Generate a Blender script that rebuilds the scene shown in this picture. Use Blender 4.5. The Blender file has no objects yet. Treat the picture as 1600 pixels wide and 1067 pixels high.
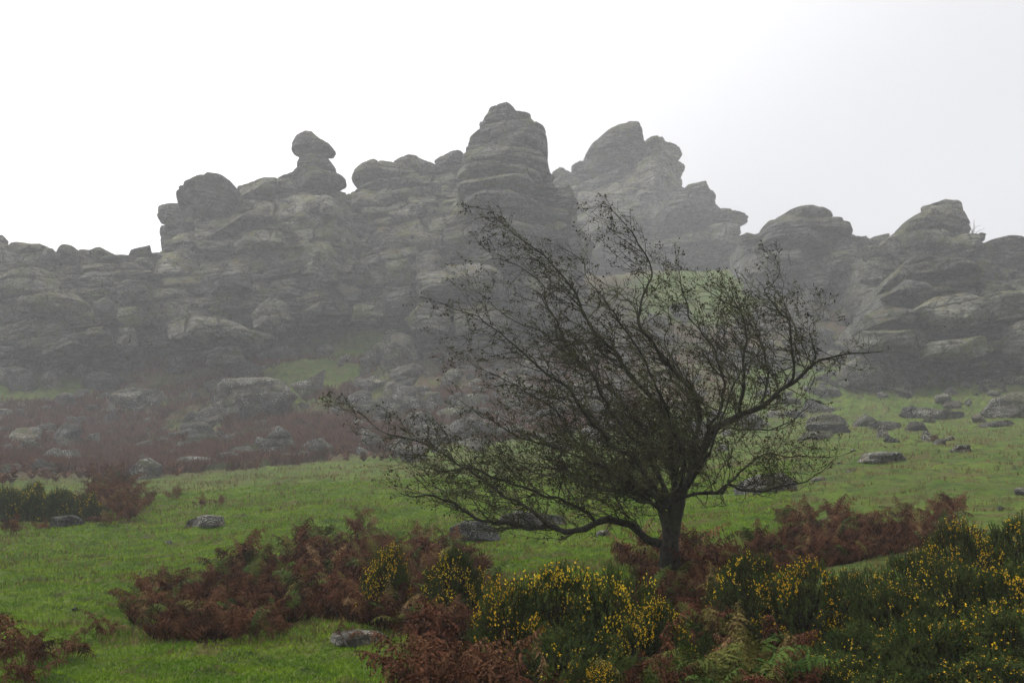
import bpy, math, random
import numpy as np
from mathutils import Vector, Matrix

# ------------------------------------------------------------------ camera, sky, sun, exposure
SC = bpy.context.scene
COL = SC.collection
PITCH = math.radians(8.5)
LENS = 40.0
F = 1600.0 * LENS / 36.0
cam_data = bpy.data.cameras.new('camera')
cam = bpy.data.objects.new('camera', cam_data)
COL.objects.link(cam)
cam.location = (0, 0, 0)
cam.rotation_euler = (math.radians(90) + PITCH, 0, 0)
cam_data.lens = LENS
cam_data.sensor_width = 36
cam_data.clip_start = 0.1
cam_data.clip_end = 3000
SC.camera = cam

SUN_EL, SUN_AZ = math.radians(54), math.radians(-66)     # azimuth from +Y, negative = left
world = bpy.data.worlds.new('World')
SC.world = world
world.use_nodes = True
wn, wl = world.node_tree.nodes, world.node_tree.links
wn.clear()
w_out = wn.new('ShaderNodeOutputWorld')
w_bg = wn.new('ShaderNodeBackground')
w_sky = wn.new('ShaderNodeTexSky')
w_sky.sky_type = 'NISHITA'
w_sky.sun_disc = False
w_sky.sun_elevation = SUN_EL
w_sky.sun_rotation = SUN_AZ
w_sky.dust_density = 4.0
w_mix = wn.new('ShaderNodeMix'); w_mix.data_type = 'RGBA'
w_mix.inputs[0].default_value = 0.93                      # thick cloud over nearly all of the blue
w_tc = wn.new('ShaderNodeTexCoord')
w_dot = wn.new('ShaderNodeVectorMath'); w_dot.operation = 'DOT_PRODUCT'
w_dot.inputs[1].default_value = (math.sin(SUN_AZ) * math.cos(SUN_EL), math.cos(SUN_AZ) * math.cos(SUN_EL), math.sin(SUN_EL))
w_rng = wn.new('ShaderNodeMapRange'); w_rng.interpolation_type = 'SMOOTHSTEP'
w_rng.inputs['From Min'].default_value = 0.26
w_rng.inputs['From Max'].default_value = 1.0
w_cloud = wn.new('ShaderNodeMix'); w_cloud.data_type = 'RGBA'
w_cloud.inputs[6].default_value = (7.5, 7.5, 7.7, 1)      # cloud away from the sun, before the 0.1 strength
w_cloud.inputs[7].default_value = (21.0, 20.8, 20.6, 1)    # cloud round the hidden sun
wl.new(w_tc.outputs['Generated'], w_dot.inputs[0])
wl.new(w_dot.outputs['Value'], w_rng.inputs['Value'])
w_n = wn.new('ShaderNodeTexNoise')                         # soft unevenness of the cloud
w_n.inputs['Scale'].default_value = 2.2; w_n.inputs['Detail'].default_value = 3
w_nr = wn.new('ShaderNodeMapRange'); w_nr.inputs['To Min'].default_value = -0.06; w_nr.inputs['To Max'].default_value = 0.06
w_add = wn.new('ShaderNodeMath'); w_add.operation = 'ADD'; w_add.use_clamp = True
wl.new(w_tc.outputs['Generated'], w_n.inputs['Vector']); wl.new(w_n.outputs[0], w_nr.inputs['Value'])
wl.new(w_rng.outputs[0], w_add.inputs[0]); wl.new(w_nr.outputs[0], w_add.inputs[1])
wl.new(w_add.outputs[0], w_cloud.inputs[0])
wl.new(w_sky.outputs[0], w_mix.inputs[6])
wl.new(w_cloud.outputs[2], w_mix.inputs[7])
wl.new(w_mix.outputs[2], w_bg.inputs['Color'])
w_bg.inputs['Strength'].default_value = 0.1
wl.new(w_bg.outputs[0], w_out.inputs['Surface'])

sun_data = bpy.data.lights.new('sun', 'SUN')
sun_data.energy = 1.5
sun_data.angle = math.radians(25)
sun_data.color = (1.0, 0.97, 0.92)
sun = bpy.data.objects.new('sun', sun_data)
COL.objects.link(sun)
sd = Vector((math.sin(SUN_AZ) * math.cos(SUN_EL), math.cos(SUN_AZ) * math.cos(SUN_EL), math.sin(SUN_EL)))
sun.rotation_euler = sd.to_track_quat('Z', 'Y').to_euler()

vs = SC.view_settings
vs.view_transform = 'Standard'
vs.look = 'None'
vs.gamma = 1
vs.exposure = 0.22
vs.use_curve_mapping = False
SC.render.engine = 'CYCLES'
SC.cycles.use_denoising = True
SC.cycles.max_bounces = 6
SC.cycles.diffuse_bounces = 2
SC.cycles.glossy_bounces = 1
SC.cycles.transmission_bounces = 2
SC.cycles.volume_bounces = 1
SC.cycles.transparent_max_bounces = 4

RNG = np.random.default_rng(7)
random.seed(7)

# ------------------------------------------------------------------ numeric helpers
def vnoise(p, seed=0):
    """value noise in -1..1 for an (n,3) array"""
    p = np.asarray(p, dtype=np.float64)
    i = np.floor(p).astype(np.int64)
    f = p - i
    f = f * f * f * (f * (f * 6 - 15) + 10)
    def h(ix, iy, iz):
        n = (ix * 374761393 + iy * 668265263 + iz * 2147483647 + seed * 974634777) & 0xFFFFFFFF
        n = ((n ^ (n >> 13)) * 1274126177) & 0xFFFFFFFF
        n = ((n ^ (n >> 16)) * 2246822519) & 0xFFFFFFFF
        return ((n ^ (n >> 15)) & 0xFFFFFF) / float(0xFFFFFF) * 2 - 1
    x, y, z = i[:, 0], i[:, 1], i[:, 2]
    fx, fy, fz = f[:, 0], f[:, 1], f[:, 2]
    def lx(yy, zz):
        a = h(x, yy, zz); b = h(x + 1, yy, zz)
        return a + (b - a) * fx
    a = lx(y, z); b = lx(y + 1, z); c = lx(y, z + 1); d = lx(y + 1, z + 1)
    e = a + (b - a) * fy
    g = c + (d - c) * fy
    return e + (g - e) * fz

def fbm(p, octv=4, seed=0, lac=2.03, gain=0.5):
    p = np.asarray(p, dtype=np.float64)
    s = np.zeros(len(p)); a = 1.0; t = 0.0
    for k in range(octv):
        s += a * vnoise(p, seed + 17 * k)
        t += a; a *= gain; p = p * lac + 11.3
    return s / t

def sstep(a, b, x):
    t = np.clip((x - a) / (b - a), 0, 1)
    return t * t * (3 - 2 * t)

CP, SP = math.cos(PITCH), math.sin(PITCH)
def ray(px, py):
    a = (px - 800.0) / F; b = (533.5 - py) / F
    return np.array([a, CP - b * SP, SP + b * CP])
def at(px, py, Y):
    d = ray(px, py)
    return d * (Y / d[1])
def project(p):
    p = np.asarray(p); 
    dep = p[..., 1] * CP + p[..., 2] * SP
    up = p[..., 2] * CP - p[..., 1] * SP
    return 800 + F * p[..., 0] / dep, 533.5 - F * up / dep

# ------------------------------------------------------------------ lie of the land
HU = 1.7          # metres per hill unit: the tors are laid out in hill units
def far_m(Y):
    t = np.clip((np.asarray(Y, float) - 38) / 24, 0, 1)
    return Y * (1 + (HU - 1) * t * t * (3 - 2 * t))
STN = far_m(np.array([8, 11, 14, 20, 30, 42, 52, 60, 68, 78, 88, 100, 115, 130], float))
COLS = np.array([0, 200, 450, 700, 900, 1100, 1300, 1600], float)
TAB = np.array([
 [1145, 1062, 985, 903, 834, 772, 722, 668, 622, 560, 505, 460, 450, 450],
 [1145, 1058, 975, 898, 830, 778, 742, 690, 632, 560, 500, 462, 450, 450],
 [1145, 1052, 962, 884, 808, 755, 724, 665, 602, 545, 498, 460, 445, 445],
 [1145, 1046, 950, 874, 802, 748, 716, 668, 606, 550, 500, 460, 440, 440],
 [1145, 1042, 946, 868, 798, 742, 704, 660, 605, 548, 498, 452, 432, 435],
 [1145, 1040, 942, 862, 790, 734, 696, 650, 604, 552, 500, 440, 420, 425],
 [1145, 1036, 930, 850, 774, 712, 672, 642, 615, 580, 520, 445, 422, 425],
 [1145, 1030, 918, 842, 770, 706, 662, 632, 604, 560, 500, 450, 430, 430],
], float)
VT = np.tan(PITCH + np.arctan((533.5 - TAB) / F))
_lY = np.log(STN)
_fy = np.linspace(math.log(6), math.log(330), 220)
_res = np.array([np.interp(_fy, _lY, r) for r in VT])
_k = np.hanning(15); _k /= _k.sum()
_res = np.array([np.convolve(np.pad(r, 7, mode='edge'), _k, 'valid') for r in _res])
_fu = np.linspace(-0.60, 0.60, 161)
def _smoothcols(res):
    u = (COLS - 800) / F
    g = np.array([np.interp(_fu, u, res[:, j]) for j in range(res.shape[1])]).T
    k = np.hanning(21); k /= k.sum()
    return np.array([np.convolve(np.pad(c, 10, mode='edge'), k, 'valid') for c in g.T]).T
_G = _smoothcols(_res)

def _base(u, Y):
    a = np.clip((u + 0.60) / 1.20 * 160, 0, 159.999)
    b = np.clip((np.log(Y) - _fy[0]) / (_fy[-1] - _fy[0]) * 219, 0, 218.999)
    ia = a.astype(int); ib = b.astype(int); fa = a - ia; fb = b - ib
    return ((_G[ia, ib] * (1 - fa) + _G[ia + 1, ib] * fa) * (1 - fb)
            + (_G[ia, ib + 1] * (1 - fa) + _G[ia + 1, ib + 1] * fa) * fb)

def gz(X, Y, detail=True):
    X = np.atleast_1d(np.asarray(X, float)); Y = np.atleast_1d(np.asarray(Y, float))
    Yc = np.clip(Y, 8.0, 221.0)
    u = np.clip(X / Yc, -0.60, 0.60)
    v = _base(u, Yc)
    uu = np.clip(u * 1.0 / (CP + v * SP), -0.6, 0.6)
    v = _base(uu, Yc)
    z = v * Yc
    near = sstep(8, 3, Y)
    z = z * (1 - near) + (-1.65) * near
    far = sstep(225, 520, np.hypot(X, Y))
    z = z - far * 34
    back = sstep(0, -60, Y)
    z = z - back * 6
    p = np.stack([X, Y, np.zeros_like(X)], 1)
    rough = sstep(80, 106, Y) * sstep(272, 205, Y)
    hum = 0.10 + 0.60 * rough
    z = z + fbm(p * 0.22, 3, 5) * hum * sstep(4, 14, Y)
    if detail:
        lawn = 1 - rough
        z = z + fbm(p * 0.95, 3, 9) * (0.075 * lawn + 0.45 * rough)
        t = fbm(p * np.array([2.2, 2.2, 1]), 3, 31)
        z = z + np.maximum(t - 0.05, 0) * (0.16 * lawn + 0.7 * rough)
    return z

_hy = np.concatenate([np.arange(7.0, 30, 0.03), np.arange(30, 230, 0.1)])
def ground_hit(px, py):
    d = ray(px, py)
    X = d[0] / d[1] * _hy; Z = d[2] / d[1] * _hy
    g = gz(X, _hy)
    k = np.argmax(g >= Z)
    if g[k] < Z[k]: k = len(_hy) - 1
    return np.array([X[k], _hy[k], g[k]])

def ground_at(px, Y):
    X = (px - 800) / F * Y * 0.985
    return np.array([X, Y, gz([X], [Y])[0]])

# ------------------------------------------------------------------ scene helpers
def tag(o, label=None, cat=None, group=None, kind=None):
    if label: o['label'] = label
    if cat: o['category'] = cat
    if group: o['group'] = group
    if kind: o['kind'] = kind
    return o

def mesh_np(name, V, Fc, mat, smooth=True, attrs=None):
    """V (n,3); Fc (m,k) with k 3 or 4, or a list of such arrays"""
    me = bpy.data.meshes.new(name)
    V = np.asarray(V, np.float32)
    fl = Fc if isinstance(Fc, list) else [Fc]
    fl = [np.asarray(f, np.int32) for f in fl if len(f)]
    nl = sum(f.size for f in fl); nf = sum(len(f) for f in fl)
    me.vertices.add(len(V)); me.vertices.foreach_set('co', V.ravel())
    me.loops.add(nl); me.loops.foreach_set('vertex_index', np.concatenate([f.ravel() for f in fl]))
    me.polygons.add(nf)
    tot = np.concatenate([np.full(len(f), f.shape[1], np.int32) for f in fl])
    st = np.concatenate([[0], np.cumsum(tot)[:-1]]).astype(np.int32)
    me.polygons.foreach_set('loop_start', st)
    try: me.polygons.foreach_set('loop_total', tot)
    except Exception: pass
    me.polygons.foreach_set('use_smooth', np.full(nf, bool(smooth)))
    if attrs:
        for k, a in attrs.items():
            at_ = me.attributes.new(k, 'FLOAT', 'POINT')
            at_.data.foreach_set('value', np.asarray(a, np.float32))
    me.update(calc_edges=True)
    me.materials.append(mat)
    return me

def link(name, me, parent=None, loc=None, rot=None, scale=None):
    o = bpy.data.objects.new(name, me)
    COL.objects.link(o)
    if parent: o.parent = parent
    if loc is not None: o.location = [float(c) for c in loc]
    if rot is not None: o.rotation_euler = rot
    if scale is not None: o.scale = scale
    return o

def inpoly(x, y, poly):
    ins = False; n = len(poly); j = n - 1
    for i in range(n):
        xi, yi = poly[i]; xj, yj = poly[j]
        if (yi > y) != (yj > y) and x < (xj - xi) * (y - yi) / (yj - yi) + xi: ins = not ins
        j = i
    return ins

# ------------------------------------------------------------------ materials
def newmat(name, rough=0.9, spec=0.2):
    m = bpy.data.materials.new(name); m.use_nodes = True
    nt = m.node_tree; b = nt.nodes['Principled BSDF']
    b.inputs['Roughness'].default_value = rough
    b.inputs['Specular IOR Level'].default_value = spec
    return m, nt, b
class NT:
    def __init__(s, nt): s.nt = nt; s.n = nt.nodes; s.l = nt.links
    def tex(s, kind, scale, vec, detail=4, rough=0.55, **kw):
        t = s.n.new('ShaderNodeTexNoise' if kind == 'noise' else 'ShaderNodeTexVoronoi')
        t.inputs['Scale'].default_value = scale
        if kind == 'noise':
            t.inputs['Detail'].default_value = detail; t.inputs['Roughness'].default_value = rough
        for k, v in kw.items(): setattr(t, k, v)
        if vec is not None: s.l.new(vec, t.inputs['Vector'])
        return t
    def ramp(s, src, a, b, lo=0.0, hi=1.0):
        r = s.n.new('ShaderNodeMapRange'); r.interpolation_type = 'SMOOTHSTEP'
        r.inputs['From Min'].default_value = a; r.inputs['From Max'].default_value = b
        r.inputs['To Min'].default_value = lo; r.inputs['To Max'].default_value = hi
        s.l.new(src, r.inputs['Value']); return r.outputs[0]
    def mix(s, fac, a, b, mode='MIX'):
        m = s.n.new('ShaderNodeMix'); m.data_type = 'RGBA'; m.blend_type = mode
        for sock, v in ((m.inputs[0], fac), (m.inputs[6], a), (m.inputs[7], b)):
            if isinstance(v, (int, float)): sock.default_value = v
            elif isinstance(v, tuple): sock.default_value = (v[0], v[1], v[2], 1)
            else: s.l.new(v, sock)
        return m.outputs[2]
    def math(s, op, a, b=None):
        m = s.n.new('ShaderNodeMath'); m.operation = op
        for sock, v in ((m.inputs[0], a), (m.inputs[1], b)):
            if v is None: continue
            if isinstance(v, (int, float)): sock.default_value = v
            else: s.l.new(v, sock)
        return m.outputs[0]
    def geo(s): return s.n.new('ShaderNodeNewGeometry')
    def mapping(s, vec, scale):
        m = s.n.new('ShaderNodeMapping'); m.inputs['Scale'].default_value = scale
        s.l.new(vec, m.inputs['Vector']); return m.outputs[0]
    def bump(s, h, strength, dist, bsdf, prev=None):
        b = s.n.new('ShaderNodeBump'); b.inputs['Strength'].default_value = strength
        b.inputs['Distance'].default_value = dist
        s.l.new(h, b.inputs['Height'])
        if prev: s.l.new(prev, b.inputs['Normal'])
        s.l.new(b.outputs[0], bsdf.inputs['Normal']); return b.outputs[0]

def rock_mat(name, base=(0.36, 0.36, 0.32), dark=(0.18, 0.178, 0.158), moss=1.0, lichen=0.62, fine=1.0):
    m, nt, b = newmat(name, 0.88, 0.25)
    n = NT(nt); g = n.geo(); P = g.outputs['Position']
    big = n.tex('noise', 0.35 * fine, P, 5, 0.6)
    mid = n.tex('noise', 1.6 * fine, P, 6, 0.65)
    strat = n.tex('noise', 1.0 * fine, n.mapping(P, (0.6, 0.6, 4.5)), 7, 0.7)
    c = n.mix(n.ramp(mid.outputs[0], 0.35, 0.7), dark, base)
    c = n.mix(n.ramp(strat.outputs[0], 0.55, 0.42, 0, 0.75), c, (0.05, 0.048, 0.045))
    c = n.mix(n.ramp(big.outputs[0], 0.5, 0.72, 0, 0.55), c, (0.105, 0.075, 0.05))
    wv = n.n.new('ShaderNodeVectorMath'); wv.operation = 'ADD'
    wn_ = n.tex('noise', 0.9 * fine, P, 4, 0.6)
    sc_ = n.n.new('ShaderNodeVectorMath'); sc_.operation = 'SCALE'; sc_.inputs['Scale'].default_value = 1.3 / fine
    nt.links.new(wn_.outputs['Color'], sc_.inputs[0])
    nt.links.new(P, wv.inputs[0]); nt.links.new(sc_.outputs[0], wv.inputs[1])
    vo = n.tex('voronoi', 0.75 * fine, n.mapping(wv.outputs[0], (0.75, 0.75, 1.9)), feature='DISTANCE_TO_EDGE')
    vo2 = n.tex('voronoi', 2.2 * fine, n.mapping(wv.outputs[0], (0.7, 0.7, 1.8)), feature='DISTANCE_TO_EDGE')
    crack = n.math('MULTIPLY', n.ramp(vo.outputs[0], 0.0, 0.045), n.ramp(vo2.outputs[0], 0.0, 0.05, 0.45, 1.0))
    c = n.mix(crack, (0.03, 0.029, 0.027), c)
    # moss and turf that takes hold on ledges
    sx = n.n.new('ShaderNodeSeparateXYZ'); nt.links.new(g.outputs['Normal'], sx.inputs[0])
    up = n.ramp(sx.outputs[2], 0.28, 0.80)
    mn = n.tex('noise', 0.8 * fine, P, 5, 0.6)
    mfac = n.math('MULTIPLY', up, n.ramp(mn.outputs[0], 0.42, 0.60, 0, 0.75 * moss))
    mc = n.mix(n.ramp(mid.outputs[0], 0.4, 0.6), (0.075, 0.105, 0.022), (0.14, 0.105, 0.045))
    c = n.mix(mfac, c, mc)
    fm = n.ramp(n.tex('noise', 0.55 * fine, P, 5, 0.65).outputs[0], 0.50, 0.66, 0, 0.6 * moss)
    c = n.mix(fm, c, (0.15, 0.165, 0.055))
    # pale lichen flecks
    lv = n.tex('noise', 9.0 * fine, P, 3, 0.5)
    lp = n.tex('noise', 0.9 * fine, P, 4, 0.6)
    lf = n.math('MULTIPLY', n.ramp(lv.outputs[0], lichen, lichen + 0.05), n.ramp(lp.outputs[0], 0.42, 0.62))
    c = n.mix(lf, c, (0.42, 0.43, 0.40))
    oi = n.n.new('ShaderNodeObjectInfo')
    c = n.mix(1.0, c, n.mix(oi.outputs['Random'], (0.60, 0.60, 0.63), (1.22, 1.19, 1.12)), 'MULTIPLY')
    nt.links.new(c, b.inputs['Base Color'])
    h1 = n.bump(strat.outputs[0], 1.0, 0.9 / fine, b)
    h2 = n.bump(mid.outputs[0], 0.9, 0.30 / fine, b, h1)
    h2 = n.bump(crack, 1.0, 0.40 / fine, b, h2)
    fin = n.tex('noise', 6.0 * fine, P, 5, 0.7)
    n.bump(fin.outputs[0], 0.8, 0.10 / fine, b, h2)
    return m

M_TOR = rock_mat('granite', moss=1.3, fine=0.6, lichen=.60)
M_SCREE = rock_mat('scree_granite', (0.21, 0.207, 0.19), (0.085, 0.083, 0.076), 0.8, 0.535, 1.0)
M_BOULDER = rock_mat('boulder_granite', (0.24, 0.235, 0.225), (0.08, 0.078, 0.072), 0.35, 0.53, 3.5)

def ground_mat():
    m, nt, b = newmat('turf', 0.95, 0.1)
    n = NT(nt); g = n.geo(); P = g.outputs['Position']
    a = n.n.new('ShaderNodeAttribute'); a.attribute_name = 'bracken'
    a2 = n.n.new('ShaderNodeAttribute'); a2.attribute_name = 'litter'
    n1 = n.tex('noise', 0.28, P, 5, 0.6); n2 = n.tex('noise', 1.5, P, 6, 0.68)
    n3 = n.tex('noise', 9.0, P, 5, 0.7); n4 = n.tex('noise', 0.8, n.mapping(P, (0.5, 1.4, 1)), 5, 0.65)
    c = n.mix(n.ramp(n1.outputs[0], 0.38, 0.62), (0.058, 0.112, 0.009), (0.100, 0.150, 0.016))
    c = n.mix(n.ramp(n2.outputs[0], 0.44, 0.62), c, (0.038, 0.065, 0.009))
    c = n.mix(n.ramp(n4.outputs[0], 0.50, 0.64, 0, 0.85), c, (0.095, 0.075, 0.028))
    c = n.mix(n.ramp(n3.outputs[0], 0.50, 0.68, 0, 0.55), c, (0.15, 0.135, 0.05))
    c = n.mix(n.ramp(n3.outputs[0], 0.46, 0.34, 0, 0.6), c, (0.025, 0.038, 0.010))
    # rough hillside of heather, dead bracken and turf
    r = n.mix(n.ramp(n2.outputs[0], 0.42, 0.6), (0.085, 0.045, 0.032), (0.060, 0.070, 0.022))
    r = n.mix(n.ramp(n1.outputs[0], 0.5, 0.64, 0, 0.8), r, (0.085, 0.11, 0.025))
    r = n.mix(n.ramp(n3.outputs[0], 0.5, 0.7, 0, 0.8), r, (0.11, 0.055, 0.04))
    r = n.mix(n.ramp(n3.outputs[0], 0.45, 0.35, 0, 0.7), r, (0.025, 0.02, 0.015))
    c = n.mix(a.outputs['Fac'], c, r)
    lit = n.mix(n.ramp(n3.outputs[0], 0.4, 0.6), (0.02, 0.012, 0.008), (0.06, 0.03, 0.018))
    c = n.mix(a2.outputs['Fac'], c, lit)
    nt.links.new(c, b.inputs['Base Color'])
    h = n.bump(n2.outputs[0], 0.8, 0.25, b)
    n.bump(n3.outputs[0], 1.0, 0.10, b, h)
    return m
M_TURF = ground_mat()

def plant_mat(name, c1, c2, c3=None, scale=6.0, rough=0.7, spec=0.03, trans=0.0, attr=None):
    m, nt, b = newmat(name, rough, 0.03)
    n = NT(nt); g = n.geo()
    oi = n.n.new('ShaderNodeObjectInfo')
    t = n.tex('noise', scale, g.outputs['Position'], 3, 0.6)
    c = n.mix(n.ramp(t.outputs[0], 0.35, 0.65), c1, c2)
    if c3 is not None:
        c = n.mix(n.ramp(oi.outputs['Random'], 0.25, 1.0, 0, 0.8), c, c3)
    w = n.n.new('ShaderNodeTexWhiteNoise'); w.noise_dimensions = '3D'
    nt.links.new(n.mapping(g.outputs['Position'], (60, 60, 60)), w.inputs['Vector'])
    nt.links.new(c, b.inputs['Base Color'])
    return m
M_BARK = None
def bark():
    m, nt, b = newmat('hawthorn_bark', 0.85, 0.25)
    n = NT(nt); g = n.geo(); P = g.outputs['Position']
    a = n.tex('noise', 14, P, 5, 0.7); c2 = n.tex('noise', 4, P, 5, 0.6)
    c = n.mix(n.ramp(a.outputs[0], 0.35, 0.65), (0.010, 0.009, 0.007), (0.040, 0.036, 0.026))
    c = n.mix(n.ramp(c2.outputs[0], 0.50, 0.66, 0, 0.7), c, (0.035, 0.042, 0.013))
    nt.links.new(c, b.inputs['Base Color'])
    v = n.tex('noise', 9, n.mapping(P, (3, 3, 0.7)), 5, 0.7)
    n.bump(v.outputs[0], 1.0, 0.05, b)
    return m
M_BARK = bark()
M_TWIG = plant_mat('twig_bark', (0.022, 0.018, 0.014), (0.085, 0.088, 0.045), None, 3.0, 0.8)
M_LEAF = plant_mat('hawthorn_leaf', (0.028, 0.036, 0.010), (0.055, 0.04, 0.018), None, 9.0, 0.6)
M_HAW = plant_mat('haw_berry', (0.05, 0.012, 0.01), (0.075, 0.022, 0.014), None, 9.0, 0.4)
M_GORSE = plant_mat('gorse_green', (0.018, 0.034, 0.008), (0.075, 0.105, 0.022), (0.035, 0.052, 0.012), 4.0, 0.65)
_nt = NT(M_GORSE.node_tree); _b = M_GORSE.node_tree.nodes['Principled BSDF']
_a = _nt.n.new('ShaderNodeAttribute'); _a.attribute_name = 'age_shade'        # brown old wood and dead spines, with the bush's inner shade painted in
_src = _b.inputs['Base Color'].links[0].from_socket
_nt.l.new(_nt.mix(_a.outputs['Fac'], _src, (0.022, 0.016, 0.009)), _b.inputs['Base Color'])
M_GORSE_WOOD = plant_mat('gorse_wood', (0.03, 0.022, 0.014), (0.05, 0.035, 0.02), None, 8.0)
M_FLOWER = plant_mat('gorse_flower', (0.62, 0.42, 0.012), (0.78, 0.56, 0.04), (0.62, 0.35, 0.01), 8.0, 0.6)
M_FROND = plant_mat('dead_frond', (0.022, 0.010, 0.006), (0.098, 0.036, 0.020), (0.15, 0.075, 0.038), 4.0, 0.8)
M_FROND_T = plant_mat('tan_frond', (0.13, 0.075, 0.035), (0.24, 0.15, 0.075), (0.14, 0.12, 0.035), 4.0, 0.8)
M_FROND_G = plant_mat('green_frond', (0.030, 0.065, 0.012), (0.075, 0.11, 0.022), (0.12, 0.095, 0.025), 4.0, 0.7)
M_GRASS = plant_mat('grass_blade', (0.095, 0.185, 0.010), (0.185, 0.275, 0.020), None, 1.2, 0.75)
M_STRAW = plant_mat('straw_grass', (0.10, 0.085, 0.03), (0.18, 0.14, 0.055), None, 2.0, 0.85)
M_SCRUB = plant_mat('scree_bracken', (0.050, 0.020, 0.012), (0.12, 0.050, 0.028), None, 0.9, 0.85)
M_SCRUBG = plant_mat('scree_heath', (0.045, 0.055, 0.018), (0.085, 0.085, 0.03), None, 0.9, 0.85)
M_RUST = plant_mat('rust_grass', (0.16, 0.075, 0.03), (0.24, 0.13, 0.05), None, 1.5, 0.85)

# ------------------------------------------------------------------ ground sheet
R_BRACKEN = {
 'left':  [(200,965),(215,925),(300,905),(420,885),(540,838),(640,838),(760,870),(790,960),(720,1010),(620,985),(500,965),(400,985),(330,1005),(240,1000)],
 'front': [(640,1075),(650,1050),(730,1025),(860,1070),(1000,1090),(1120,1070),(1240,1060),(1250,1140),(640,1140)],
 'trunk': [(985,935),(1000,890),(1060,878),(1110,890),(1135,940),(1200,960),(1260,990),(1200,1030),(1090,1010),(1010,980)],
 'right': [(1130,868),(1215,845),(1220,812),(1300,818),(1420,812),(1490,800),(1500,850),(1400,865),(1300,885),(1150,905)],
 'far_left': [(120,800),(140,775),(200,768),(240,780),(235,812),(180,825)],
}
def ground():
    th = np.concatenate([np.linspace(-math.pi, -0.58, 60, endpoint=False), np.linspace(-0.58, 0.58, 760, endpoint=False),
                         np.linspace(0.58, math.pi, 60)])
    r = np.concatenate([np.linspace(0.5, 8, 16, endpoint=False), np.exp(np.linspace(math.log(8), math.log(190), 500, endpoint=False)),
                        np.exp(np.linspace(math.log(190), math.log(530), 20))])
    T, R = np.meshgrid(th, r)
    X = (np.sin(T) * R).ravel(); Y = (np.cos(T) * R).ravel()
    Z = gz(X, Y)
    nt_, nr = len(th), len(r)
    i, j = np.meshgrid(np.arange(nt_ - 1), np.arange(nr - 1))
    q = (j * nt_ + i).ravel()
    Q = np.stack([q, q + 1, q + nt_ + 1, q + nt_], 1)
    p = np.stack([X, Y, 0 * X], 1)
    wob = fbm(p * 0.12, 4, 77)
    px, py = project(np.stack([X, np.maximum(Y, 1), Z], 1))
    left_edge = np.interp(px, [0, 250, 450, 650, 900, 1100, 1300, 1600], [46, 49, 51, 54, 56, 60, 72, 72])
    br = sstep(-2.5, 4, Y + wob * 7 - far_m(left_edge))
    # grassy shelves among the rocks
    for (cx, cy, rx, ry) in ((60, 605, 90, 28), (530, 525, 110, 45), (480, 590, 130, 40), (1100, 460, 130, 45), (1230, 600, 90, 40), (1450, 600, 250, 40)):
        dd = ((px - cx) / rx) ** 2 + ((py - cy) / ry) ** 2
        br = br * sstep(0.6, 1.3, dd + wob * 0.6)
    lit = np.zeros(len(X))
    sel = np.where((Y > 7) & (Y < 40) & (np.abs(px - 800) < 900))[0]
    for nm, poly in R_BRACKEN.items():
        for k in sel:
            if inpoly(px[k], py[k], poly): lit[k] = 0.35 if nm == 'right' else 0.75
    lit[(Y > 6) & (Y < 12) & (px > 700) & (py > 1000)] = 0.8
    me = mesh_np('ground', np.stack([X, Y, Z], 1), Q, M_TURF, True, {'bracken': br, 'litter': lit})
    o = link('ground', me); tag(o, 'green turf rising to a rough rocky hillside', kind='structure')
ground()

# ------------------------------------------------------------------ rock maker
def ico(level):
    t = (1 + 5 ** 0.5) / 2
    v = np.array([(-1,t,0),(1,t,0),(-1,-t,0),(1,-t,0),(0,-1,t),(0,1,t),(0,-1,-t),(0,1,-t),(t,0,-1),(t,0,1),(-t,0,-1),(-t,0,1)], float)
    v /= np.linalg.norm(v, axis=1)[:, None]
    f = np.array([(0,11,5),(0,5,1),(0,1,7),(0,7,10),(0,10,11),(1,5,9),(5,11,4),(11,10,2),(10,7,6),(7,1,8),(3,9,4),(3,4,2),(3,2,6),(3,6,8),(3,8,9),(4,9,5),(2,4,11),(6,2,10),(8,6,7),(9,8,1)])
    for _ in range(level):
        e = np.sort(np.concatenate([f[:, [0, 1]], f[:, [1, 2]], f[:, [2, 0]]]), 1)
        ue, inv = np.unique(e, axis=0, return_inverse=True)
        inv = inv.ravel()
        mid = v[ue].mean(1); mid /= np.linalg.norm(mid, axis=1)[:, None]
        n0 = len(v); v = np.vstack([v, mid]); m = len(f)
        a, b, c = inv[:m] + n0, inv[m:2*m] + n0, inv[2*m:] + n0
        f = np.concatenate([np.stack([f[:, 0], a, c], 1), np.stack([f[:, 1], b, a], 1), np.stack([f[:, 2], c, b], 1), np.stack([a, b, c], 1)])
    return v, f
ICO = {k: ico(k) for k in (2, 3, 4, 5, 6)}

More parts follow.
